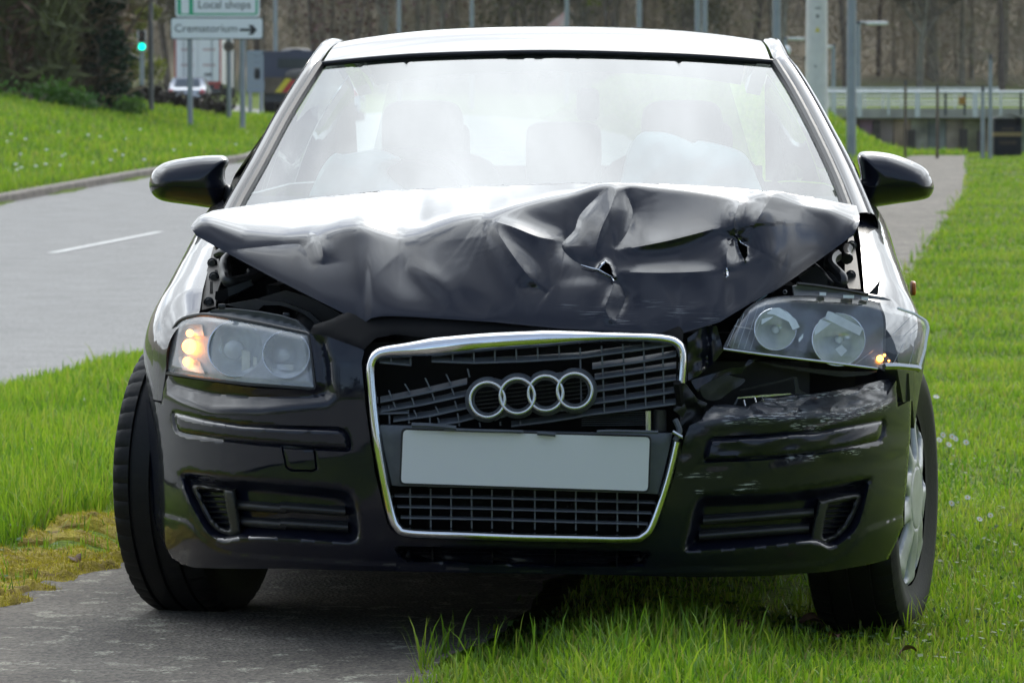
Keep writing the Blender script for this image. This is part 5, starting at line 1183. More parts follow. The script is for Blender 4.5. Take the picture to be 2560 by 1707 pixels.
# -- evergreen and budding shrubs in front of the wood
def shrub(name, px_, d, h, w_, m, label, n=3000, size=.09, cat='shrub', lift=0, group=None):
    x, y, z = at(px_, d); t = empty(name, (x, y, z)); tag(t, label, cat, group)
    c, r = [], []
    for i in range(14): f_ = rng.random(); c.append((rng.normal(0, w_*.28), rng.normal(0, w_*.25), lift + h*(.08+.85*f_))); r.append(w_*(.18+.22*rng.random()))
    leaves('foliage', c, r, n, size, m, t)
    mb = MB()
    for i in range(7): a = rng.uniform(0, 6.28); mb.tube([(rng.normal(0,.08), rng.normal(0,.08), -.1), (math.cos(a)*w_*.15, math.sin(a)*w_*.15, lift+h*.4), (math.cos(a)*w_*.3, math.sin(a)*w_*.3, lift+h*.85)], [.05,.035,.01], 5, False)
    mb.build('stem', M_BARKD, t, True, 0); return t
shrub('budding_shrub', 312, 150, 3.2, 1.7, M_LEAFY, 'yellow-green budding shrub behind the traffic light', 2600, .12, lift=1.2)
shrub('budding_shrub', 520, 240, 6, 5, M_BUD, 'pale budding bush behind the white lorry', 3200, .16, lift=2)
shrub('budding_shrub', 1525, 228, 8, 5, M_LEAFY, 'yellow-green bush in the wood above the middle of the car roof', 1500, .16, lift=5)
shrub('budding_shrub', 1330, 232, 9, 7, M_BUD, 'drab olive bush in the wood left of the flag', 2200, .18, lift=4)
shrub('budding_shrub', 880, 230, 9, 8, P('russet_leaves', (.13,.06,.04), .9), 'reddish-brown bush in the wood above the left end of the car roof', 1500, .16, lift=3)
shrub('budding_shrub', 1720, 233, 7, 5, M_BUD, 'pale budding bush behind the pair of grey posts', 1500, .16, lift=4)
# -- dense hedge trees on the left bank, trunk by trunk
hx_ = [(-60,88),(-34,92),(-8,87),(18,91),(42,87),(66,92),(90,88),(113,92),(136,87),(160,92),(183,88),(206,92),(228,88),(-40,98),(5,99),(52,98),(100,99),(150,98),(198,99),(240,97),(20,104),(120,104),(215,104)]
ords = ['at the left edge of the picture', 'second from the left edge', 'third from the left edge', 'fourth from the left edge', 'fifth from the left edge', 'sixth from the left edge', 'seventh from the left edge', 'eighth from the left edge', 'ninth from the left edge', 'tenth from the left edge', 'just left of the ivy-clad tree']
hm_ = [leafm('hedge_twigs_%d' % i, c, .05, .4) for i, c in enumerate(((.22,.155,.10),(.24,.14,.095),(.20,.20,.09),(.28,.21,.135)))]
for i, (px_, d) in enumerate(hx_):
    x, y, z = at(px_, d); back = i >= 13; iv = i in (5, 8, 11)
    t = empty('hedge_tree', (x, y, z), rng.uniform(0, 6)); tag(t, None, 'tree')
    if back: tag(t, 'bare brown tree in the back rows of the hedge on the left bank', None, 'back rows of the hedge')
    elif i < 2: tag(t, 'bare brown hedge tree on the left bank, beyond the left edge of the picture', None, 'hedge trees beyond the left edge')
    else: tag(t, ('thinly ivied hedge tree, ' if iv else 'bare dark brown hedge tree, ') + ords[i-2])
    tb, pts = MB(), []
    for k in range(9):
        a = rng.uniform(0, 6.28); l = rng.uniform(.1, .5); h = rng.uniform(3.2, 6.5); p0 = np.array([rng.normal(0,.12), rng.normal(0,.12), -.1]); p = [p0]
        for q in range(1, 6): p.append(p0 + np.array([math.cos(a)*l*q/5*h*.35, math.sin(a)*l*q/5*h*.35, h*q/5]) + rng.normal(0, .05, 3))
        r0 = rng.uniform(.02, .06); tb.tube(p, [r0, r0*.9, r0*.75, r0*.6, r0*.4, r0*.2], 5, False)
        for q in range(5):
            for u in (.1, .4, .7): pts.append((p[q]+(p[q+1]-p[q])*u, 1))
    tb.build('trunk', M_BARKD if i % 3 else M_BARK, t, True, 0); twigs('crown', pts, 3000, .8, hm_[(i*3+i//4) % 4], t, .014)
    if iv or i in (9,): c = [(rng.normal(0,.15), rng.normal(0,.15), zz_) for zz_ in np.linspace(.3, 2.9, 14)]; leaves('ivy', c, [.26]*14, 500, .07, M_IVY if i != 8 else M_LEAFY, t)
x, y, z = at(262, 88)
tree('ivy_tree', (x, y, z), 4.6, 'dark green ivy-clad tree at the right end of the hedge on the left bank', 'tree', None, 77, .12, M_BARKD, 700, .7, None, lambda t, e, r_: leaves('ivy', [(r_.normal(0,.18), r_.normal(0,.18), zz_) for zz_ in np.linspace(.1, 2.6, 26)], [.42]*26, 5200, .075, M_IVY, t))
shrub('bramble', 95, 84, .28, 1.2, leafm('bramble_leaves', (.07,.16,.02)), 'bright green weeds at the foot of the hedge, left of the ivy', 700, .07, 'weeds')
shrub('bramble', 205, 85, .24, .9, leafm('weed_leaves', (.06,.14,.03)), 'bright green weeds at the foot of the hedge, below the ivy-clad tree', 600, .06, 'weeds')
shrub('bramble', 330, 87, .3, .7, leafm('weed_leaves_2', (.08,.17,.02)), 'bright green weeds between the two grey posts left of the sign', 500, .06, 'weeds')
# low dark hedge line between bank and far road
lowh = [at(p, d) for p, d in ((350,104),(385,103),(420,104),(455,103),(490,104),(520,102),(548,100))]
for i, (x, y, z) in enumerate(lowh[:1]):
    t = empty('low_hedge', (0,0,0)); tag(t, 'low dark hedge running along the top of the bank under the lorry', 'hedge')
    c = [(a, b_, c_+.12+.3*rng.random()) for a, b_, c_ in lowh for _ in range(5)]; leaves('foliage', [(a+rng.normal(0,.2), b_, c_) for a, b_, c_ in c], [.22]*len(c), 3600, .05, leafm('low_hedge_leaves', (.045,.035,.025), .05), t)
# -- unseen dark wood added behind the camera to darken reflections in the bodywork
r_ = np.random.default_rng(15); pe = []; tb = MB()
for i in range(120):
    a = r_.uniform(-1.45, 1.45); rr = r_.uniform(34, 60); x, y = rr*math.sin(a)*1.3, 4-rr*math.cos(a)
    if abs(x - float(road_in(y)) + 3.6) < 7 and y > -30: continue
    h = r_.uniform(7, 13); tb.tube([(x, y, -.2), (x, y, h*.5), (x+.3, y, h)], [.22,.15,.03], 5, False)
    for q in np.linspace(.06, 1, 9): pe.append((x, y, h*q, 1.9*(1.2-q)+.3))
pe = np.array(pe); n = 26000; kk = r_.integers(0, len(pe), n); p = pe[kk, :3] + r_.normal(0, 1, (n, 3))*pe[kk, 3:4]; p[:,2] = np.maximum(p[:,2], .1)
a = r_.normal(size=(n, 3)); a /= np.linalg.norm(a, axis=1)[:, None]; b_ = np.cross(a, r_.normal(size=(n, 3))); b_ /= np.linalg.norm(b_, axis=1)[:, None]; s = r_.uniform(.25, .5, n)[:, None]
fol = fast_mesh('added_wood_behind_camera', np.stack([p-a*s, p+b_*s*.6, p+a*s, p-b_*s*.6], 1).reshape(-1, 3), np.arange(n*4).reshape(n, 4), [], leafm('wood_leaves', (.022,.032,.018), .2), None, {'tint': np.repeat(r_.random(n), 4)}); tag(fol, kind='stuff')
tag(tb.build('added_trunks_behind_camera', M_BARK, None, True, 0), kind='stuff')

# ---------------------------------------------------------------- signs
def text(body, size, loc, m, parent, name='lettering', align='CENTER', stretch=1.0, bold=.0):
    cu = bpy.data.curves.new(name, 'FONT'); cu.body = body; cu.size = size; cu.align_x = align; cu.align_y = 'CENTER'; cu.extrude = .002; cu.offset = bold
    o = bpy.data.objects.new(name, cu); o.rotation_euler = (math.pi/2, 0, 0); o.location = loc; o.scale = (stretch, 1, 1); cu.materials.append(m); link(o, parent)
    me = bpy.data.meshes.new_from_object(o.evaluated_get(bpy.context.evaluated_depsgraph_get())); q = bpy.data.objects.new(name, me); q.rotation_euler = o.rotation_euler; q.location = o.location; q.scale = o.scale
    bpy.data.objects.remove(o); return link(q, parent)
def rslab(name, w, h, r, y0, y1, m, parent, cx_=0, cz_=0, n=6):
    q = rrect([(-w/2,-h/2),(w/2,-h/2),(w/2,h/2),(-w/2,h/2)], r, n); k = len(q); v = [(cx_+x, y0, cz_+z) for x, z in q] + [(cx_+x, y1, cz_+z) for x, z in q]
    return mesh(name, v, [tuple(range(k)), tuple(range(2*k-1, k-1, -1))] + [(i, k+i, k+(i+1) % k, (i+1) % k) for i in range(k)], m, parent, False)
SD = 85.0; sc_ = SD/FPX
sx, sy, sz = (544-CX)*sc_, SD, gz((544-CX)*sc_, SD)
SG = empty('direction_sign', (sx, sy, sz)); tag(SG, 'direction sign with green framed Local shops panel above white Crematorium panel, on grey posts', 'sign')
lz = lambda py: zat(py, SD) - sz; lx = lambda px_: (px_-CX)*sc_ - sx
# white panel with black border and arrow
pc = (lx(544), lz(73)); w_, h_ = 232*sc_, 55*sc_
rslab('border', w_, h_, .07, -.032, 0, M_DARKG, SG, *pc); rslab('panel', w_-.045, h_-.045, .06, -.038, -.03, M_WHITE, SG, *pc)
tag(text('Crematorium', .235, (lx(517), -.042, lz(74)), M_INK, SG, bold=.0, stretch=1.06), kind='stuff')
ar = MB(); ax0, ax1, az = lx(601), lx(644), lz(77); hh = 12*sc_
sh_ = [(ax0, az-.028), (ax1-.13, az-.028), (ax1-.19, az-hh), (ax1-.09, az-hh), (ax1, az), (ax1-.09, az+hh), (ax1-.19, az+hh), (ax1-.13, az+.028), (ax0, az+.028)]
k = len(sh_); ar.add([(x, -.046, z) for x, z in sh_]+[(x, -.036, z) for x, z in sh_], [tuple(range(k))[::-1]]+[(i, (i+1) % k, k+(i+1) % k, k+i) for i in range(k)]); ar.build('arrow', M_INK, SG, False)
# green framed panel, its lower part in view; the full panel goes on above the picture
x0, x1, zb_ = 441, 651, 45; ztop = -60
cxm, czm = lx((x0+x1)/2), (lz(zb_)+lz(ztop))/2; W_, H_ = (x1-x0)*sc_, lz(ztop)-lz(zb_)
rslab('border', W_, H_, .08, -.032, 0, M_WHITE, SG, cxm, czm); rslab('panel', W_-.09, H_-.09, .06, -.038, -.03, M_SGREEN, SG, cxm, czm)
rslab('panel', (641-485)*sc_, (36+8)*sc_, .04, -.044, -.036, M_WHITE, SG, lx(563), lz(14))
rslab('road_symbol', 20*sc_, (37+48)*sc_, .02, -.044, -.036, M_WHITE, SG, lx(465), lz(-5.5))
rslab('panel', (641-485)*sc_, 34*sc_, .04, -.044, -.036, M_WHITE, SG, lx(563), lz(-36))
tag(text('Local shops', .24, (lx(563), -.048, lz(15)), M_INK, SG, bold=.0, stretch=1.02), kind='stuff')
for px_, base in ((476, 268), (607, 288)):
    mb = MB(); mb.tube([(lx(px_), .06, lz(base)-.6), (lx(px_), .06, lz(-50))], .06, 12); mb.build('post', M_GALV, SG)
# round sign seen edge-on / from behind, on its own post, and the big board seen from behind
d = 96.; x, y, z = at(573, d); t = empty('round_sign', (x, y, z)); tag(t, 'small round sign with a brown face on a grey post, under the Crematorium panel', 'sign')
mb = MB(); mb.tube([(0,.05,-.4), (0,.05,zat(100,d)-z)], .065, 10); mb.build('post', M_GALV, t); mb = MB(); zc = zat(118,d)-z; mb.lathe([(0,.03),(.13,.03),(.13,.0),(0,0)], 24, (0,0,zc)); mb.build('disc', P('brown_sign_face', (.13,.11,.09), .6), t); mb = MB(); mb.lathe([(0,.036),(.035,.036),(.035,.03)], 12, (0,0,zc)); mb.build('boss', M_INK, t)
d = 140.; x, y, z = at(640, d); t = empty('sign_back', (x, y, z)); tag(t, 'large blue-grey sign board seen from behind, beside the tipper truck', 'sign')
s_ = d/FPX; w_ = 44*s_
for k in range(7):
    za = zat(232-k*15, d)-z; mb = MB(); mb.box((-w_/2, -.01, za), (w_/2, .02, za+14*s_)); mb.box((-w_/2, -.03, za+5*s_), (w_/2, -.01, za+8*s_)); mb.build('panel', P('sign_back_grey', (.27,.32,.36), .55), t, False)
for px_ in (-.32, .32): mb = MB(); mb.tube([(px_*w_, .08, -.3), (px_*w_, .08, zat(132,d)-z)], .07, 8); mb.build('post', M_GALV, t)
# ---------------------------------------------------------------- traffic light
d = 120.; x, y, z = at(356, d); t = empty('traffic_light', (x, y, z)); tag(t, 'traffic light showing green, beside the hedge on the left bank', 'traffic light')
s_ = d/FPX; mb = MB(); mb.tube([(0,.1,-.3), (0,.1,zat(128,d)-z), (.0,.1,zat(84,d)-z)], .075, 10); mb.build('post', M_GALV, t)
za, zb2 = zat(130,d)-z, zat(78,d)-z; rslab('backing_board', 22*s_, zb2-za, .05, .0, .03, M_WHITE, t, 0, (za+zb2)/2); rslab('signal_head', 15*s_, (zb2-za)*.96, .03, -.12, -.002, M_INK, t, .02, (za+zb2)/2)
for k, (py, m_) in enumerate(((118, emit('green_signal_light', (.0,.85,.55), 1.6)), (103, P('dead_amber_lens', (.02,.014,.01), .4)), (88, P('dead_red_lens', (.03,.012,.012), .4)))):
    zc = zat(py,d)-z; mb = MB(); mb.lathe([(0,.02),(.07,.016),(.105,.0)], 24, (.02,-.12,zc)); mb.build('lens', m_, t); mb = MB(); mb.add([(.02+.115*math.cos(a), yy, zc+.115*math.sin(a)) for yy in (-.12,-.27) for a in np.linspace(.1, math.pi-.1, 12)], [(i, i+1, 13+i, 12+i) for i in range(11)]); mb.build('hood', M_INK, t)
mb = MB(); mb.sup((-.38,.05,zat(115,d)-z), (.26,.22,.16), .4); mb.tube([(-.36,.05,zat(118,d)-z), (-.36,.05,zat(138,d)-z), (-.05,.1,zat(150,d)-z)], .04, 6); mb.build('side_signal', M_DARKG, t)
# ---------------------------------------------------------------- posts and lamp columns
def post(name, px_, d, r, ptop, label, m=None, cat='post', base=None, ped=False, n=14, lean=0):
    x, y, z = at(px_, d); h = zat(ptop, d) - z; t = empty(name, (x, y, z)); tag(t, label, cat); mb = MB()
    mb.tube([(0,0,-.4), (lean*.02,0,h*.02), (lean,0,h)], [r*1.05, r*1.02, r*.85], n); mb.build('shaft', m or M_GALV, t)
    mb = MB(); mb.lathe([(r*.9,0),(r*.92,.05),(r*.5,.12),(0,.12)], n, (lean,0,h), (0,0,1)); mb.build('cap', M_DARKG, t); return t, h
def lamp(px_, d, r, ptop, label, side=1, arm=.9, m=None, **k):
    t, h = post('lamp_post', px_, d, r, ptop, label, m, 'lamp post', **k)
    mb = MB(); mb.tube([(0,0,h-.02), (side*arm*.4,0,h+.06), (side*arm,0,h+.03)], [r*.55, r*.45, r*.4], 8); mb.build('arm', m or M_GALV, t)
    mb = MB(); mb.sup((side*(arm+.28),0,h+.02), (.75,.26,.13), .5); mb.build('lamp_head', M_RAIL, t); return t
post('short_post', 298, 89, .055, 158, 'short pale grey post at the right end of the hedge')
lamp(379, 92, .062, -260, 'thin dark grey lamp post on the bank, left of the Local shops sign', -1, m=P('dark_column_paint', (.13,.13,.14), .6))
lamp(690, 170, .10, -330, 'grey lamp post behind the dark tipper truck')
lamp(998, 175, .10, -380, 'grey lamp post above the left part of the car roof', 1)
lamp(1180, 175, .10, -370, 'grey lamp post above the car roof, halfway from the left lamp post to the flag', -1)
lamp(1417, 165, .10, -390, 'grey lamp post right behind the pink and white flag', 1)
lamp(1597, 150, .105, -420, 'grey lamp post over the roof, second one right of the flag', -1)
post('grey_post', 1743, 128, .10, -420, 'left one of two grey posts standing close together above the car roof')
post('grey_post', 1761, 132, .095, -400, 'right one of two grey posts standing close together above the car roof')
lamp(1940, 100, .11, -500, 'blue-grey lamp post right behind the right end of the car roof', 1)
lamp(2127, 78, .095, -640, 'thick blue-grey lamp post on the grass bank by the footpath', 1)
x, y, z = at(2040, 84); t = empty('concrete_mast', (x, y, z)); tag(t, 'broad pale concrete mast with a small yellow warning mark, left of the blue-grey lamp post', 'mast')
h = 9; mb = MB(); b0, b1 = .225, .185; mb.tube([(0,0,-.4),(0,0,h)], [b0*1.12, b1], 20); mb.build('shaft', M_POLEW, t)
s_ = 84/FPX
def stick(w_, py, px_, hh_, m_, nm, tri=False):
    zc = zat(py, 84)-z; xx_ = (px_-2040)*s_; rr = -math.sqrt(max(.0, .215**2-xx_**2)) - .022; hh_ *= s_; w_ *= s_; mb = MB()
    q = [(xx_-w_/2, zc-hh_/2), (xx_+w_/2, zc-hh_/2), (xx_, zc+hh_/2)] if tri else [(xx_-w_/2, zc-hh_/2), (xx_+w_/2, zc-hh_/2), (xx_+w_/2, zc+hh_/2), (xx_-w_/2, zc+hh_/2)]
    k = len(q); mb.add([(a, rr, b_) for a, b_ in q]+[(a, rr+.03, b_) for a, b_ in q], [tuple(range(k))]+[(i, k+i, k+(i+1) % k, (i+1) % k) for i in range(k)]); mb.build(nm, m_, t, False)
stick(13, 76, 2040, 13, P('warning_yellow', (.62,.50,.02), .5), 'warning_mark', True); stick(6, 44, 2040, 8, M_DARKG, 'number_tag'); stick(14, 24, 2041, 5, P('faded_tag', (.30,.29,.28), .6), 'number_tag'); stick(4, 168, 2036, 7, M_DARKG, 'number_tag')
lamp(2143, 130, .10, 62, 'grey footpath lamp with a pale head, right of the thick blue-grey lamp post', 1, .35)
lamp(2082, 165, .10, 120, 'smaller footpath lamp between the concrete mast and the thick blue-grey lamp post', -1, .1)
lamp(1962, 170, .09, 100, 'small footpath lamp beside the car roof, left of the concrete mast', 1, .2)
x, y, z = at(1963, 168); t = empty('belisha_globe', (x+.05, y, z)); tag(t, 'small white globe on a post at the upper right corner of the car', 'post'); mb = MB(); h = zat(140, 168)-z; mb.tube([(0,0,-.3),(0,0,h)], .06, 8); mb.build('shaft', M_DARKG, t); mb = MB(); mb.sup((0,0,h+.2), (.32,.32,.42), 1); mb.build('globe', M_WHITE, t)
post('short_post', 2455, 93, .05, 228, 'left one of two thin grey posts beside the litter bin'); post('short_post', 2474, 92, .05, 150, 'right one of two thin grey posts beside the litter bin, touching it in the view')
post('sapling', 2262, 92, .035, 215, 'thin dark sapling stem on the grass bank in front of the bridge', M_BARKD, 'sapling')
post('sapling', 2342, 93, .04, 225, 'thin dark sapling stem near the foot of the grass bank', M_BARKD, 'sapling')
# flag
x, y, z = at(1413, 150); t = empty('flag', (x, y, z)); tag(t, 'small pink and white flag behind the car roof', 'flag'); zz_ = zat(62, 150)-z; s_ = 150/FPX
mb = MB(); mb.tube([(0,0,-.3),(0,0,zz_+40*s_)], .03, 8); mb.build('pole', M_GALV, t)
v_ = []; 
for i in range(7):
    for j in range(5): u, w_ = i/6, j/4; v_.append((-u*46*s_, .05*math.sin(u*7), zz_-8*s_ + (40*s_)*(1-u*.9)*w_ + 0))
o = mesh('cloth', v_, [(i*5+j, (i+1)*5+j, (i+1)*5+j+1, i*5+j+1) for i in range(6) for j in range(4)], P('flag_cloth', (.62,.33,.33), .8, col2=(.72,.62,.62), scale=2.5), t)
# ---------------------------------------------------------------- bridge, wall, bin
BD = 108.; s_ = BD/FPX; bx = lambda px_: (px_-CX)*s_; bz = lambda py: zat(py, BD)
zb0 = gz(bx(2350), 106) - .6
br = empty('footbridge', (bx(2330), BD, bz(285))); tag(br, 'low concrete footbridge with pale railings beyond the grass bank', 'bridge'); ox, oz = bx(2330), bz(285)
mb = MB(); mb.box((bx(2060)-ox, 0, -.12), (bx(2760)-ox, 2.4, bz(272)-oz)); mb.build('deck', P('bridge_concrete', (.36,.33,.29), .9, var=.25, scale=1.5), br, False)
mb = MB(); mb.box((bx(2060)-ox, .18, bz(298)-oz), (bx(2760)-ox, .5, -.122)); mb.build('beam', P('dark_beam', (.11,.09,.07), .9, var=.4, scale=2), br, False)
for py, hh_ in ((232,.05),(243,.03),(254,.03),(263,.03)):
    mb = MB(); mb.tube([(bx(2060)-ox, .05, bz(py)-oz), (bx(2760)-ox, .05, bz(py)-oz)], hh_, 8); mb.build('rail', M_RAIL, br)
for px_ in (2083,2148,2292,2436,2580,2724):
    mb = MB(); mb.box((bx(px_)-.07-ox, -.03, -.1), (bx(px_)+.07-ox, .05, bz(231)-oz)); mb.build('post', M_RAIL, br, False)
for px_ in (2220,2262,2362,2410,2500,2550): mb = MB(); mb.box((bx(px_)-.03-ox, -.01, -.05), (bx(px_)+.03-ox, .03, bz(232)-oz)); mb.build('post', M_DARKG if px_ % 20 else M_RAIL, br, False)
mb = MB(); mb.box((bx(2403)-.09-ox, -.05, bz(262)-oz), (bx(2403)+.09-ox, -.035, bz(243)-oz)); mb.build('reflector_plate', P('ochre_plate', (.40,.20,.03), .6), br, False)
for py, dx in ((231,0),): 
    t = empty('far_railing', (bx(2330), 128, zat(262,128))); tag(t, 'second pale railing beyond the footbridge', 'railing'); s2 = 128/FPX
    for q in (222, 228): mb = MB(); mb.tube([(-330*s2, 0, zat(q,128)-zat(262,128)), (330*s2, 0, zat(q,128)-zat(262,128))], .035, 6); mb.build('rail', M_RAIL, t)
    for px_ in range(-320, 340, 45): mb = MB(); mb.box((px_*s2-.03, -.02, -1.2), (px_*s2+.03, .02, zat(221,128)-zat(262,128))); mb.build('post', M_RAIL, t, False)
wl = empty('retaining_wall', (bx(2330), BD+.25, zb0)); tag(wl, 'stained brown retaining wall of concrete panels under the footbridge', 'wall')
x0, x1 = bx(2060)-ox, bx(2760)-ox; zt = bz(299)-zb0
npn = 16
for i in range(npn):
    a, b_ = x0+(x1-x0)*i/npn, x0+(x1-x0)*(i+1)/npn; mb = MB(); mb.box((a+.012, .05+.02*(i % 2), 0), (b_-.012, .4, zt)); mb.build('panel', P('wall_panel_%d' % i, tuple(c*rng.uniform(.75, 1.3) for c in (.29,.25,.215)), .9, var=.6, scale=1.1), wl, False)
for i in (3,5,8,9,11,13): a = x0+(x1-x0)*i/npn; mb = MB(); mb.box((a-.10, -.12, 0), (a+.10, .045, zt*rng.uniform(.8,1))); mb.build('pier', P('dark_pier_%d' % i, (.075,.06,.05), .9), wl, False)
d = 95.; x, y, z = at(2514, d); t = empty('litter_bin', (x, y, z)); tag(t, 'black litter bin with a gold band at the end of the footpath', 'litter bin'); s_ = d/FPX; zt = zat(286,d)-z; w2 = 34*s_; M_BIN = P('black_bin_plastic', (.007,.008,.013), .6, spec=.25)
mb = MB(); mb.box((-w2, -.32, .02), (w2, .32, zat(342,d)-z)); mb.build('body', M_BIN, t, False)
mb = MB(); mb.box((-w2-.012, -.335, zat(342,d)-z+.002), (w2+.012, .335, zat(332,d)-z)); mb.build('band', P('gold_band', (.28,.19,.07), .5), t, False)
zA, zB = zat(332,d)-z+.002, zat(312,d)-z; mb = MB(); mb.box((-w2, -.32, zA), (w2, .32, zB)); mb.box((-w2, -.32, zB+.001), (-w2*.8, .32, zt-.10)); mb.box((w2*.8, -.32, zB+.001), (w2, .32, zt-.10)); mb.box((-w2*.8+.002, .1, zB+.001), (w2*.8-.002, .32, zt-.10)); mb.build('upper_body', M_BIN, t, False)
rows = [[(xx_, yy_, zt-.098+.10*(1-(xx_/w2)**2)*(1 if abs(yy_) < .3 else .75)) for yy_ in (-.34,-.3,.3,.34)] for xx_ in np.linspace(-w2*1.02, w2*1.02, 9)]; grid('lid', rows, M_BIN, t, 40)
mb = MB(); mb.box((-w2*.62, -.326, zat(362,d)-z), (w2*.62, -.321, zat(353,d)-z)); mb.build('gold_lettering_panel', P('faded_gold_print', (.05,.03,.016), .6, var=.7, scale=25), t, False)
mb = MB(); mb.box((-w2*.45, -.326, zat(326,d)-z), (w2*.45, -.321, zat(320,d)-z)); mb.build('gold_lettering_panel', P('faded_gold_print_2', (.06,.035,.02), .6, var=.7, scale=25), t, False)
mb = MB(); mb.box((-w2*.8+.003, .06, zB+.004), (w2*.8-.003, .098, zt-.104)); mb.build('opening_back', P('grey_opening', (.05,.05,.046), .7), t, False)
# ---------------------------------------------------------------- traffic
def simple_wheels(t, xs_, ys_, r, w_=.2):
    for x_ in xs_:
        for y_ in ys_:
            mb = MB(); sg = 1 if x_ > 0 else -1; mb.lathe([(0,0),(r*.6,0),(r*.62,.02),(r,.02),(r,.02+w_),(0,.02+w_)], 20, (x_, y_, r), (-sg,0,0)); mb.build('wheel', M_RUBBER, t)
d = 207.; x, y, z = at(496, d); s_ = d/FPX; t = empty('white_lorry', (x, y, z)); tag(t, 'white box lorry with a red frame, seen from behind under the Crematorium sign', 'lorry'); w2 = 58*s_; z0, z1 = zat(208,d)-z, zat(80,d)-z
M_LW = P('lorry_white', (.80,.79,.80), .5); M_LR = P('lorry_red', (.45,.07,.06), .5)
mb = MB(); mb.box((-w2+.05, .04, z0), (w2-.05, 10, z1)); mb.build('cargo_box', M_LW, t, False)
mb = MB(); mb.box((-w2, 0, z0-.1), (-w2+.09, .12, z1)); mb.box((w2-.09, 0, z0-.1), (w2, .12, z1)); mb.box((-w2+.09, 0, z1-.1), (w2-.09, .12, z1)); mb.box((-w2+.09, 0, z0-.1), (w2-.09, .12, z0+.06)); mb.build('rear_frame', M_LR, t, False)
for a, b_ in ((-w2+.1, -.015), (.015, w2-.1)):
    mb = MB(); mb.box((a, -.03, z0+.07), (b_, .035, z1-.12)); dr = mb.build('rear_door', M_LW, t, False)
    for q in (.32,.62): zq = z0+(z1-z0)*q; mb = MB(); mb.box((a+.25, -.036, zq), (b_-.2, -.031, zq+.12)); mb.build('red_print', P('faded_red_print', (.55,.40,.40), .6), dr, False)
    mb = MB(); mb.tube([((a+b_)/2*1.3, -.06, z0+.1), ((a+b_)/2*1.3, -.06, z1-.15)], .025, 6); mb.build('lock_rod', M_GALV, dr)
mb = MB(); mb.box((-w2*.95, .05, z0-.55), (w2*.95, .3, z0-.12)); mb.build('bumper_bar', M_DARKG, t, False)
mb = MB(); mb.box((-w2*.5, .5, z0-.75), (w2*.5, 9, z0-.1)); mb.box((-w2+.1,10.3,z0-.5),(w2-.1,12.3,z1-.6)); mb.build('chassis', M_DARKG, t, False)
for sx_ in (-1, 1): mb = MB(); mb.box((sx_*w2*.8-.14, .02, z0-.3), (sx_*w2*.8+.14, .045, z0-.16)); mb.build('tail_lamp', P('tail_lamp_red', (.45,.02,.02), .3), t, False)
mb = MB(); mb.box((w2*.28, -.035, z0+.35), (w2*.62, -.031, z0+.5)); mb.build('number_plate', P('dark_plate', (.1,.1,.1), .5), t, False)
simple_wheels(t, (-w2+.1, w2-.1), (1.5, 2.7, 10.9), .5, .3)
def small_car(name, px_, d, col, label, w_=1.75, tail=True, pz=None):
    x, y, z = at(px_, d); t = empty(name, (x, y, z)); tag(t, label, 'car'); m_ = P(name+'_paint', col, .25, coat=1); h = 1.46
    prof = [(0,.30),(0,.62),(.05,.88),(.35,.98),(.75,h-.04),(1.1,h),(2.3,h-.03),(3.0,.98),(3.9,.85),(4.05,.6),(4.05,.3)]
    rows = [[(xx_*(.5*w_)*(1 if zz_ < .95 else .80 + .20*(h-zz_)/(h-.95)), yy_, zz_ + (.03*(1-xx_*xx_) if zz_ > .9 else 0)) for yy_, zz_ in prof] for xx_ in (-1,-.85,0,.85,1)]
    grid('body', rows, m_, t, 30); mb = MB()
    for sx_ in (-1, 1): mb.add([(sx_*w_*.5, yy_, zz_) if zz_ < .95 else (sx_*w_*.5*(.80+.20*(h-zz_)/(h-.95)), yy_, zz_) for yy_, zz_ in prof], [tuple(range(len(prof)))[::sx_]])
    mb.build('side_panel', m_, t, False)
    mb = MB(); mb.add([(-.60*w_/1.75,.34,1.02),(.60*w_/1.75,.34,1.02),(.52,.70,1.40),(-.52,.70,1.40)], [(0,1,2,3)]); mb.build('rear_window', P(name+'_glass', (.10,.12,.14), .1), t, False)
    for sx_ in (-1, 1):
        mb = MB(); mb.sup((sx_*w_*.41, .02, .80), (.22,.10,.20), .5); mb.build('tail_lamp', P('car_tail_lamp', (.62,.10,.11), .3), t)
    mb = MB(); mb.box((-.26, -.02, .5), (.26, .0, .62)); mb.build('number_plate', P('yellow_plate', (.6,.5,.2), .5), t, False); mb = MB(); mb.box((-w_*.46,-.06,.3),(w_*.46,.02,.46)); mb.build('bumper', M_DARKG, t, False)
    simple_wheels(t, (-w_*.5, w_*.5), (.75, 3.3), .31); return t
small_car('silver_car', 468, 180, (.42,.44,.48), 'silver hatchback with red tail lamps, just left of the white lorry doors')
small_car('white_car', 822, 108, (.60,.60,.62), 'white car half hidden behind the left pillar of the crashed car')
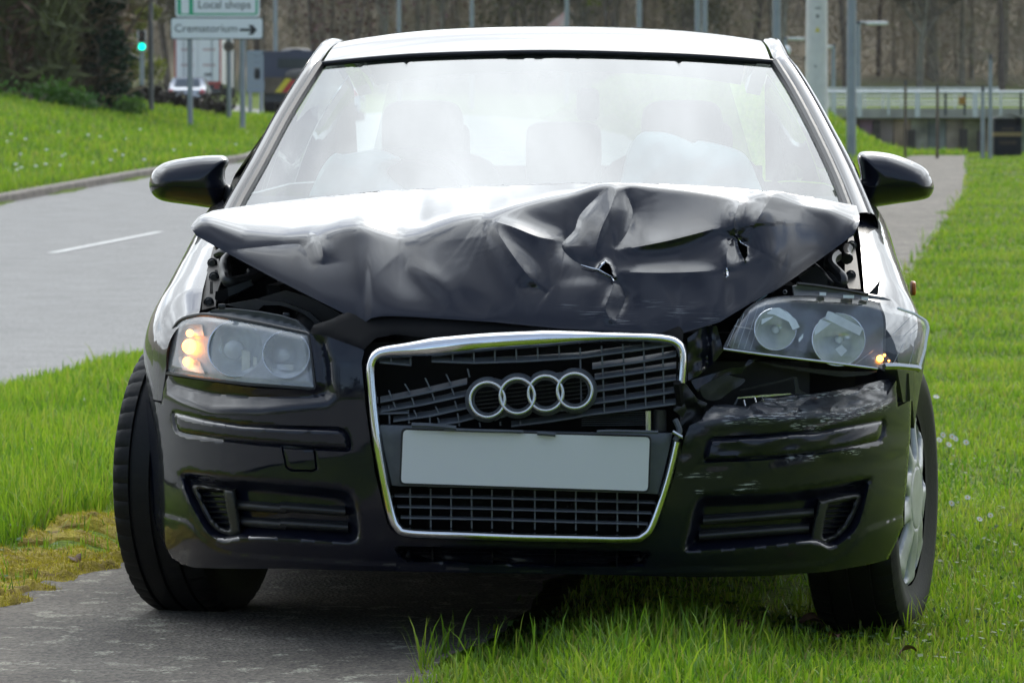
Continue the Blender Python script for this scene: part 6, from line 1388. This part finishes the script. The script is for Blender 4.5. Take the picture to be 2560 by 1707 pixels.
# tipper truck with a chevron board, part hidden by the car's pillar
d = 128.; x, y, z = at(738, d); s_ = d/FPX; t = empty('tipper_truck', (x, y, z)); tag(t, 'dark blue truck with a yellow and red chevron board, left of the crashed car', 'truck'); M_NAVY = P('navy_truck_paint', (.045,.052,.09), .4); hw2 = 1.02
zz2 = lambda py: zat(py, d)-z
mb = MB(); mb.box((-hw2, .0, zz2(205)), (hw2, 1.9, zz2(131))); mb.box((-hw2-.03, -.02, zz2(138)), (hw2+.03, 1.92, zz2(130))); mb.build('cab', M_NAVY, t, False)
mb = MB(); mb.box((-.55*hw2, -.03, zz2(172)), (.85*hw2, -.003, zz2(148))); mb.build('rear_window', P('truck_window', (.035,.05,.055), .15), t, False)
mb = MB(); mb.sup((.02,.5,zz2(127)), (.42,.3,.14), .6); mb.build('beacon', M_DARKG, t); mb = MB(); mb.sup((.0,.9,zz2(128)), (1.0,.5,.22), .7); mb.build('air_deflector', P('grey_deflector', (.25,.23,.21), .6), t)
mb = MB(); mb.sup((.35,-.3,zz2(190)), (1.3,.6,.42), .8); mb.build('load_sheet', P('grey_brown_sheet', (.12,.11,.10), .8, var=.3), t)
mb = MB(); mb.box((-hw2*.95, -.45, zz2(236)), (hw2*.95, -.02, zz2(196))); mb.build('tailgate', P('brown_tailgate', (.11,.085,.055), .7, var=.4, scale=3), t, False)
w_ = .36; k = 0
for i in range(7):
    xa = -.62*hw2 + i*w_*.6; q = [(xa, zz2(233)), (xa+w_*.6, zz2(233)), (xa+w_*.6+.36, zz2(198)), (xa+.36, zz2(198))]; mb = MB(); mb.add([(a, -.47, b_) for a, b_ in q]+[(a, -.452, b_) for a, b_ in q], [(0,1,2,3),(0,4,5,1),(1,5,6,2),(2,6,7,3),(3,7,4,0)])
    mb.build('chevron', P('chevron_yellow', (.62,.52,.03), .5) if i % 2 == 0 else P('chevron_red', (.42,.02,.03), .5), t, False)
mb = MB(); mb.box((-hw2*.95, -.3, zz2(256)), (hw2*.95, 3, zz2(237))); mb.build('chassis', M_DARKG, t, False)
mb = MB(); mb.sup((-hw2-.22,.1,zz2(185)), (.2,.16,.38), .5); mb.build('door_mirror', M_INK, t)
simple_wheels(t, (-hw2, hw2), (.2, 3.0), .46, .35)

# ================================================================== GRASS, MOSS, FLOWERS
def grass_mat():
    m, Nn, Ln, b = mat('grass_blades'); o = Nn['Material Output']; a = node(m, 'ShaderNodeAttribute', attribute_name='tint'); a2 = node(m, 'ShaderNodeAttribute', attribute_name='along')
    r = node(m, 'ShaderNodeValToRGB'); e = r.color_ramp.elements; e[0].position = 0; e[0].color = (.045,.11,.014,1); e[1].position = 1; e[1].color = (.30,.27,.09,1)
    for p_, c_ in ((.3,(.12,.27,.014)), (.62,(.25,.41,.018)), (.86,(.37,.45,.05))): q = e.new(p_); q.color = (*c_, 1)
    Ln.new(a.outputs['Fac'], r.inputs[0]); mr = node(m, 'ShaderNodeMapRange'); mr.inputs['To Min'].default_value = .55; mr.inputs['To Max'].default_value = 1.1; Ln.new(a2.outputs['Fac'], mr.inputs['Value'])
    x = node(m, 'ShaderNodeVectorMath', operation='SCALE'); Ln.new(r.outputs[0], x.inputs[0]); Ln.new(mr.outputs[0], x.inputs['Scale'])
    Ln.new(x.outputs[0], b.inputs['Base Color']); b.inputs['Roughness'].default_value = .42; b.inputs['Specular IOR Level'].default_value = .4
    t = node(m, 'ShaderNodeBsdfTranslucent'); Ln.new(x.outputs[0], t.inputs[0]); y = node(m, 'ShaderNodeMixShader'); y.inputs[0].default_value = .45; Ln.new(b.outputs[0], y.inputs[1]); Ln.new(t.outputs[0], y.inputs[2]); Ln.new(y.outputs[0], o.inputs['Surface']); return m
M_GRASS = grass_mat()
def blades(name, x, y, h, w, tint, lean=.5, z=None):
    n = len(x); z = height(x, y) if z is None else z; a = rng.uniform(0, 2*math.pi, n); s = np.stack([np.cos(a), np.sin(a), np.zeros(n)], 1)
    la = rng.uniform(0, 2*math.pi, n); ll = h*np.abs(rng.normal(0, lean, n)); d = np.stack([np.cos(la)*ll, np.sin(la)*ll, h*.0], 1)
    p = np.stack([x, y, z-.006], 1); up = np.array([0,0,1.]); w = w[:, None]
    hh = h[:, None]; k = 1/np.sqrt(1+(ll/h)**2)[:, None]
    m1 = p + up*hh*.42*k + d*.25; m2 = p + up*hh*.78*k + d*.62*k; tip = p + up*hh*(.98*k) + d*1.0*k
    V = np.stack([p-s*w*.5, p+s*w*.5, m1+s*w*.48, m1-s*w*.48, m2+s*w*.3, m2-s*w*.3, tip], 1)
    i = np.arange(n)[:, None]*7; Q = np.concatenate([i+np.array([[0,1,2,3]]), i+np.array([[3,2,4,5]])], 0); T = i+np.array([[5,4,6]])
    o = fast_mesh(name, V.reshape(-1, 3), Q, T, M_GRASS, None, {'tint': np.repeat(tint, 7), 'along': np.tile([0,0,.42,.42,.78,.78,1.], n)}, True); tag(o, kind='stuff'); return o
def edge_wob(y, s): return .05*snoise(y, y*0, 3.1, s) + .03*snoise(y, y*0, 11, s)
def gmask(x, y):
    road = (x < road_in(y) + .04 + .05*snoise(x, y, 5, 3)) & (x > road_in(y)-ROADW-.16)
    path = (x > path_l(y) + .02 + wob(y, 1)) & (x < path_r(y) - .035 + wob(y, 4)) & (y < 101)
    moss = (x > path_l(y)-.34) & (x < path_l(y)+.1) & (y > 8.2) & (y < 11.6)
    return ~(road | path), moss
def scatter(d0, d1, rho, xl, xr):
    ar = (xr(d0)-xl(d0) + xr(d1)-xl(d1))/2*(d1-d0); n = int(ar*rho); y = rng.uniform(d0, d1, n); u = rng.random(n); x = xl(y) + (xr(y)-xl(y))*u; ok, moss = gmask(x, y); return x[ok], y[ok], moss[ok]
def patch(x, y): return np.clip(.5 + .30*snoise(x, y, .9, 4) + .18*snoise(x, y, 3.3, 6), 0, 1)
fl = lambda y: -.142*y - .35; fr_ = lambda y: .142*y + .35
total = 0
for d0, d1, rho in ((6.9,9.3,5200),(9.3,12.5,4200),(12.5,17,2600),(17,24,1500),(24,36,700),(36,60,280),(60,112,95)):
    x, y, moss = scatter(d0, d1, rho, fl, fr_)
    # behind the car only a thin cover is needed
    pxx = CX + x/y*FPX; hid = (pxx > 480) & (pxx < 2080) & (y > 9.2) & (y < 34) & ~((x > path_r(y)) & (y < 11.2)); keep = (~hid) | (rng.random(len(x)) < .25)
    under = (np.abs(x - .03*(y-8) - .03) < .70) & (y > 8.7) & (y < 12.2); keep &= (~under) | (rng.random(len(x)) < np.where((x > path_r(y)+.05) & (y < 11.2), .8, .03))
    keep &= (~moss) | (rng.random(len(x)) < .16)
    x, y, moss = x[keep], y[keep], moss[keep]; n = len(x); total += n
    right = x > path_r(y) - .05
    base = np.where(right, .042, .092); pt = patch(x, y)
    near = right & (y < 8.9) & (x < .95); base = np.where(near, .034 + .042*ss(x, -.02, .2)*(1-ss(x, .25, .8))*(1-ss(y, 8.2, 8.8)), base)
    edge = (~right) & (x < road_in(y)+.6); base = np.where(edge, .065, base)
    under2 = (np.abs(x-.03*(y-8)-.03) < .75) & (y > 8.55) & (y < 12.3); base = np.where(under2, .032, base)
    whl = (np.hypot((x-.86)/.22, (y-9.0)/.30) < 1); base = np.where(whl, np.where(y < 9.05, .072, .04), base)
    base = np.where(moss, .05, base)
    far = max(1., (d0/16)**.75)
    h = base*(.45+.9*rng.random(n))*(.6+.8*pt)*np.where(right, min(far, 1.25), min(far, 1.8)); w = (.0030+.0028*rng.random(n))*max(1., d0/9.5)
    long_ = rng.random(n) < .02; h = np.where(long_, h*1.6, h)
    tint = np.clip(rng.normal(.55, .17, n) + .55*(pt-.5) - np.where(near, .04, 0), 0, .88); dry = rng.random(n) < (.035 + .06*right); tint = np.where(dry, rng.uniform(.86, 1, n), tint)
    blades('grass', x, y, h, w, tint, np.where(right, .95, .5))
# a few long blades arching over the path edge in the foreground
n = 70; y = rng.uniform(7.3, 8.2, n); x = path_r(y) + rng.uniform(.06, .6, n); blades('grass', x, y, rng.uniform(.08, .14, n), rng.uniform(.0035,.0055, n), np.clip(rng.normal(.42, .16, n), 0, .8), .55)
# broad-leaved weeds low in the turf
lv = leafm('clover_leaves', (.075,.15,.03), .3)
for nm, cx0, cy0, rx, ry, n in (('weed_patch', -1.62, 9.9, .16, .8, 1500), ('weed_patch', 1.5, 10.5, .7, 2.4, 1800), ('weed_patch', .55, 8.75, .4, .25, 500)):
    x = cx0 + rng.normal(0, rx, n); y = cy0 + rng.normal(0, ry, n); ok, _ = gmask(x, y); x, y = x[ok], y[ok]; z = height(x, y) + rng.uniform(.006, .035, len(x)); n = len(x); p = np.stack([x, y, z], 1)
    a = rng.normal(0, 1, (n, 3)); a[:,2] *= .35; a /= np.linalg.norm(a, axis=1)[:, None]; b_ = np.cross(a, np.array([0,0,1.])+rng.normal(0,.3,(n,3))); b_ /= np.linalg.norm(b_, axis=1)[:, None]; s = rng.uniform(.005, .012, n)[:, None]
    tag(fast_mesh(nm, np.stack([p-a*s, p+b_*s*.7, p+a*s, p-b_*s*.7], 1).reshape(-1, 3), np.arange(4*n).reshape(n, 4), [], lv, None, {'tint': np.repeat(rng.random(n), 4)}), kind='stuff')
# moss cushions along the left edge of the path
M_MOSS = P('moss_mat', (.24,.145,.012), .95, var=.5, scale=16, col2=(.42,.34,.025), bump=.9, bscale=140)
M_MOSSB = leafm('moss_fronds', (.40,.35,.022), .3, .5)
mx_, my_ = np.meshgrid(np.linspace(-.32, .12, 60), np.linspace(8.05, 11.5, 360)); xm = path_l(my_) + mx_
dens = ss(snoise(xm, my_, 3.2, 21)*.5 + snoise(xm, my_, 9, 22)*.35 + .12 + .28*ss(mx_, -.27, -.08) - .9*ss(mx_, .0, .12) - .35*ss(my_, 8.9, 8.75)*0, .05, .5)
gap = 1 - .9*np.exp(-((my_-9.25)/.16)**2); dens = dens*gap
zm = height(xm, my_) + .004 + .034*dens*(.6+.4*snoise(xm, my_, 30, 23)) - .02*(dens < .02)
mo = grid('moss', np.stack([xm, my_, zm], -1), M_MOSS, None, 0); tag(mo, kind='stuff')
i = rng.integers(0, dens.size, 30000); ok = dens.ravel()[i] > .25; i = i[ok]; n = len(i); xq = xm.ravel()[i] + rng.normal(0, .004, n); yq = my_.ravel()[i] + rng.normal(0, .005, n)
h = rng.uniform(.006, .016, n); a = rng.uniform(0, 6.28, n); w = .0012; s = np.stack([np.cos(a), np.sin(a), 0*a], 1)*w; p = np.stack([xq, yq, zm.ravel()[i]-.002], 1); d = np.stack([rng.normal(0,.006,n), rng.normal(0,.006,n), h], 1)
tag(fast_mesh('moss', np.stack([p-s, p+s, p+d], 1).reshape(-1, 3), np.zeros((0,4), int), np.arange(3*n).reshape(n, 3), M_MOSSB, None, {'tint': np.repeat(rng.random(n), 3)}), kind='stuff')
# daisies
M_PETAL = P('daisy_petal', (.78,.76,.76), .7); M_EYE = P('daisy_eye', (.65,.42,.03), .8); M_STEM = P('daisy_stem', (.08,.15,.03), .7)
def daisy_mesh(r):
    pt = MB(); n = 18
    for k in range(n):
        a = 2*math.pi*k/n; c, s_ = math.cos(a), math.sin(a); lf = .15+.1*math.sin(3*k)
        q = [(.25,-.05,0),(.25,.05,0),(.7,.10,lf*.7),(1.,.05,lf),(1.,-.05,lf),(.7,-.10,lf*.7)]; pt.add([(r*(x_*c-y_*s_), r*(x_*s_+y_*c), r*z_*.5) for x_, y_, z_ in q], [(0,1,2,5),(5,2,3,4)])
    ey = MB(); ey.sup((0,0,r*.05), (r*.62, r*.62, r*.3), 1, 12, 6); return pt, ey
def daisy(px_, py_, label, tilt=.5, r=.011, group='daisies in the lawn right of the car'):
    d = CAMH*FPX/(py_-HOR)
    for _ in range(3): x = (px_-CX)/FPX*d; d = (CAMH-gz(x, d)-.04)*FPX/(py_-HOR)
    x = (px_-CX)/FPX*d; z = gz(x, d); t = empty('daisy', (x, d, z), rng.uniform(0, .6)); tag(t, label, 'flower', group)
    p, e = daisy_mesh(r*d/13); R_ = Matrix.Rotation(tilt, 4, 'X'); T_ = Matrix.Translation((0,0,.045))
    for mb, nm, m_ in ((p, 'petals', M_PETAL), (e, 'flower_centre', M_EYE)): mb.v = [tuple(T_ @ (R_ @ Vector(v))) for v in mb.v]; mb.build(nm, m_, t, nm != 'petals')
    mb = MB(); mb.tube([(0,.0,-.01), (.003,.004,.025), (0,.002,.044)], .0014, 5); mb.build('stem', M_STEM, t)
J_ = lambda a, b_: tuple(cJ((a, b_))[0])
for (a, b_), lab, ti in (((1910,597),'daisy nearest the tyre, leftmost of the cluster of six',.9), ((1938,551),'daisy at the upper left of the cluster of six, seen edge-on',1.2), ((2005,567),'small daisy at the top of the cluster of six',1.1), ((2031,590),'daisy in the middle of the cluster of six',1.0), ((1982,632),'lowest daisy of the cluster of six',.9), ((2108,615),'rightmost and whitest daisy of the cluster of six',1.0),
      ((2120,1015),'single small daisy in the grass above the pair',.8), ((2003,1066),'single daisy beside the tyre, pale and facing up',1.1), ((2210,1185),'left daisy of the pair, showing its yellow centre',.75), ((2291,1156),'right daisy of the pair, smaller',.9), ((1887,280),'lone white flower high beside the tyre',.6)):
    daisy(*J_(a, b_), lab, ti)
n = 0
for px_, py_ in [(x_, y_) for x_, y_ in zip(rng.uniform(10, 620, 34), rng.uniform(330, 445, 34)) if y_ < 470-.16*x_] + [(x_, y_) for x_, y_ in zip(rng.uniform(10, 330, 6), rng.uniform(990, 1240, 6))]:
    n += 1
    if py_ > 600: daisy(px_, py_, 'tiny pale flower in the tall grass left of the front wheel', .8, .005, 'pale flowers in the grass left of the car'); continue
    d = 52.
    for _ in range(60):
        x = (px_-CX)/FPX*d
        if zat(py_, d) <= gz(x, d)+.05: break
        d += .7
    if x > road_in(d)-ROADW-.3: continue
    t = empty('daisy', (x, d, gz(x, d))); tag(t, 'white daisy on the grass bank across the road', 'flower', 'daisies on the far grass bank'); mb = MB(); mb.sup((0,0,.09), (.06,.05,.035), 1, 8, 5); mb.build('petals', M_PETAL, t)
# dead leaves
M_DEAD = P('dead_leaf', (.12,.06,.03), .8, var=.4, scale=40)
def leaf(px_, py_, s, label):
    d = CAMH*FPX/(py_-HOR); x = (px_-CX)/FPX*d; z = gz(x, d); v = []
    for i in range(7):
        u = i/6; w_ = math.sin(math.pi*min(u*.95+.03, 1))**.8*.35
        for k in (-1, 0, 1): v.append((s*(u-.5), s*w_*k, .012 + s*(.18*abs(k)*w_*3 + .25*math.sin(u*3)+.05*math.sin(9*u+k))))
    o = mesh('dead_leaf', v, [(3*i+k, 3*i+k+1, 3*i+k+4, 3*i+k+3) for i in range(6) for k in range(2)], M_DEAD, None); o.location = (x, d, z+.01); o.rotation_euler = (.3, .2, rng.uniform(0, 6)); tag(o, label, 'leaf')
leaf(*tuple(cM((305,1205))[0]), .055, 'curled brown dead leaf in the grass below the right of the bumper'); leaf(*tuple(cM((1525,1245))[0]), .04, 'small brown dead leaf in the lawn near the lower right corner'); leaf(*tuple(cM((780,1040))[0]), .06, 'dull brown dead leaf in the shade under the car'); leaf(*tuple(cK((205,580))[0]), .045, 'dark reddish dead leaf in the grass left of the front wheel'); leaf(*tuple(cK((560,925))[0]), .05, 'dark dead leaf at the edge of the moss'); leaf(*tuple(cM((955,1135))[0]), .035, 'pale dead leaf in the grass below the bumper')
# upright leaves beside the shadow
for px_, py_ in ((1965,1548),(2000,1556)):
    pass

# thin spring haze between here and the wood
mb = MB(); mb.box((-440, -340, -1.3), (440, 720, 66)); hz = mb.build('haze', None, None, False); tag(hz, kind='stuff')
hm = bpy.data.materials.new('haze_air'); hm.use_nodes = True; hn = hm.node_tree.nodes; hn.clear(); ho = hn.new('ShaderNodeOutputMaterial'); hv = hn.new('ShaderNodeVolumePrincipled'); hv.inputs['Color'].default_value = (.92,.95,1,1); hv.inputs['Density'].default_value = .00012; hv.inputs['Anisotropy'].default_value = .2
hm.node_tree.links.new(hv.outputs[0], ho.inputs['Volume']); hz.data.materials.append(hm)
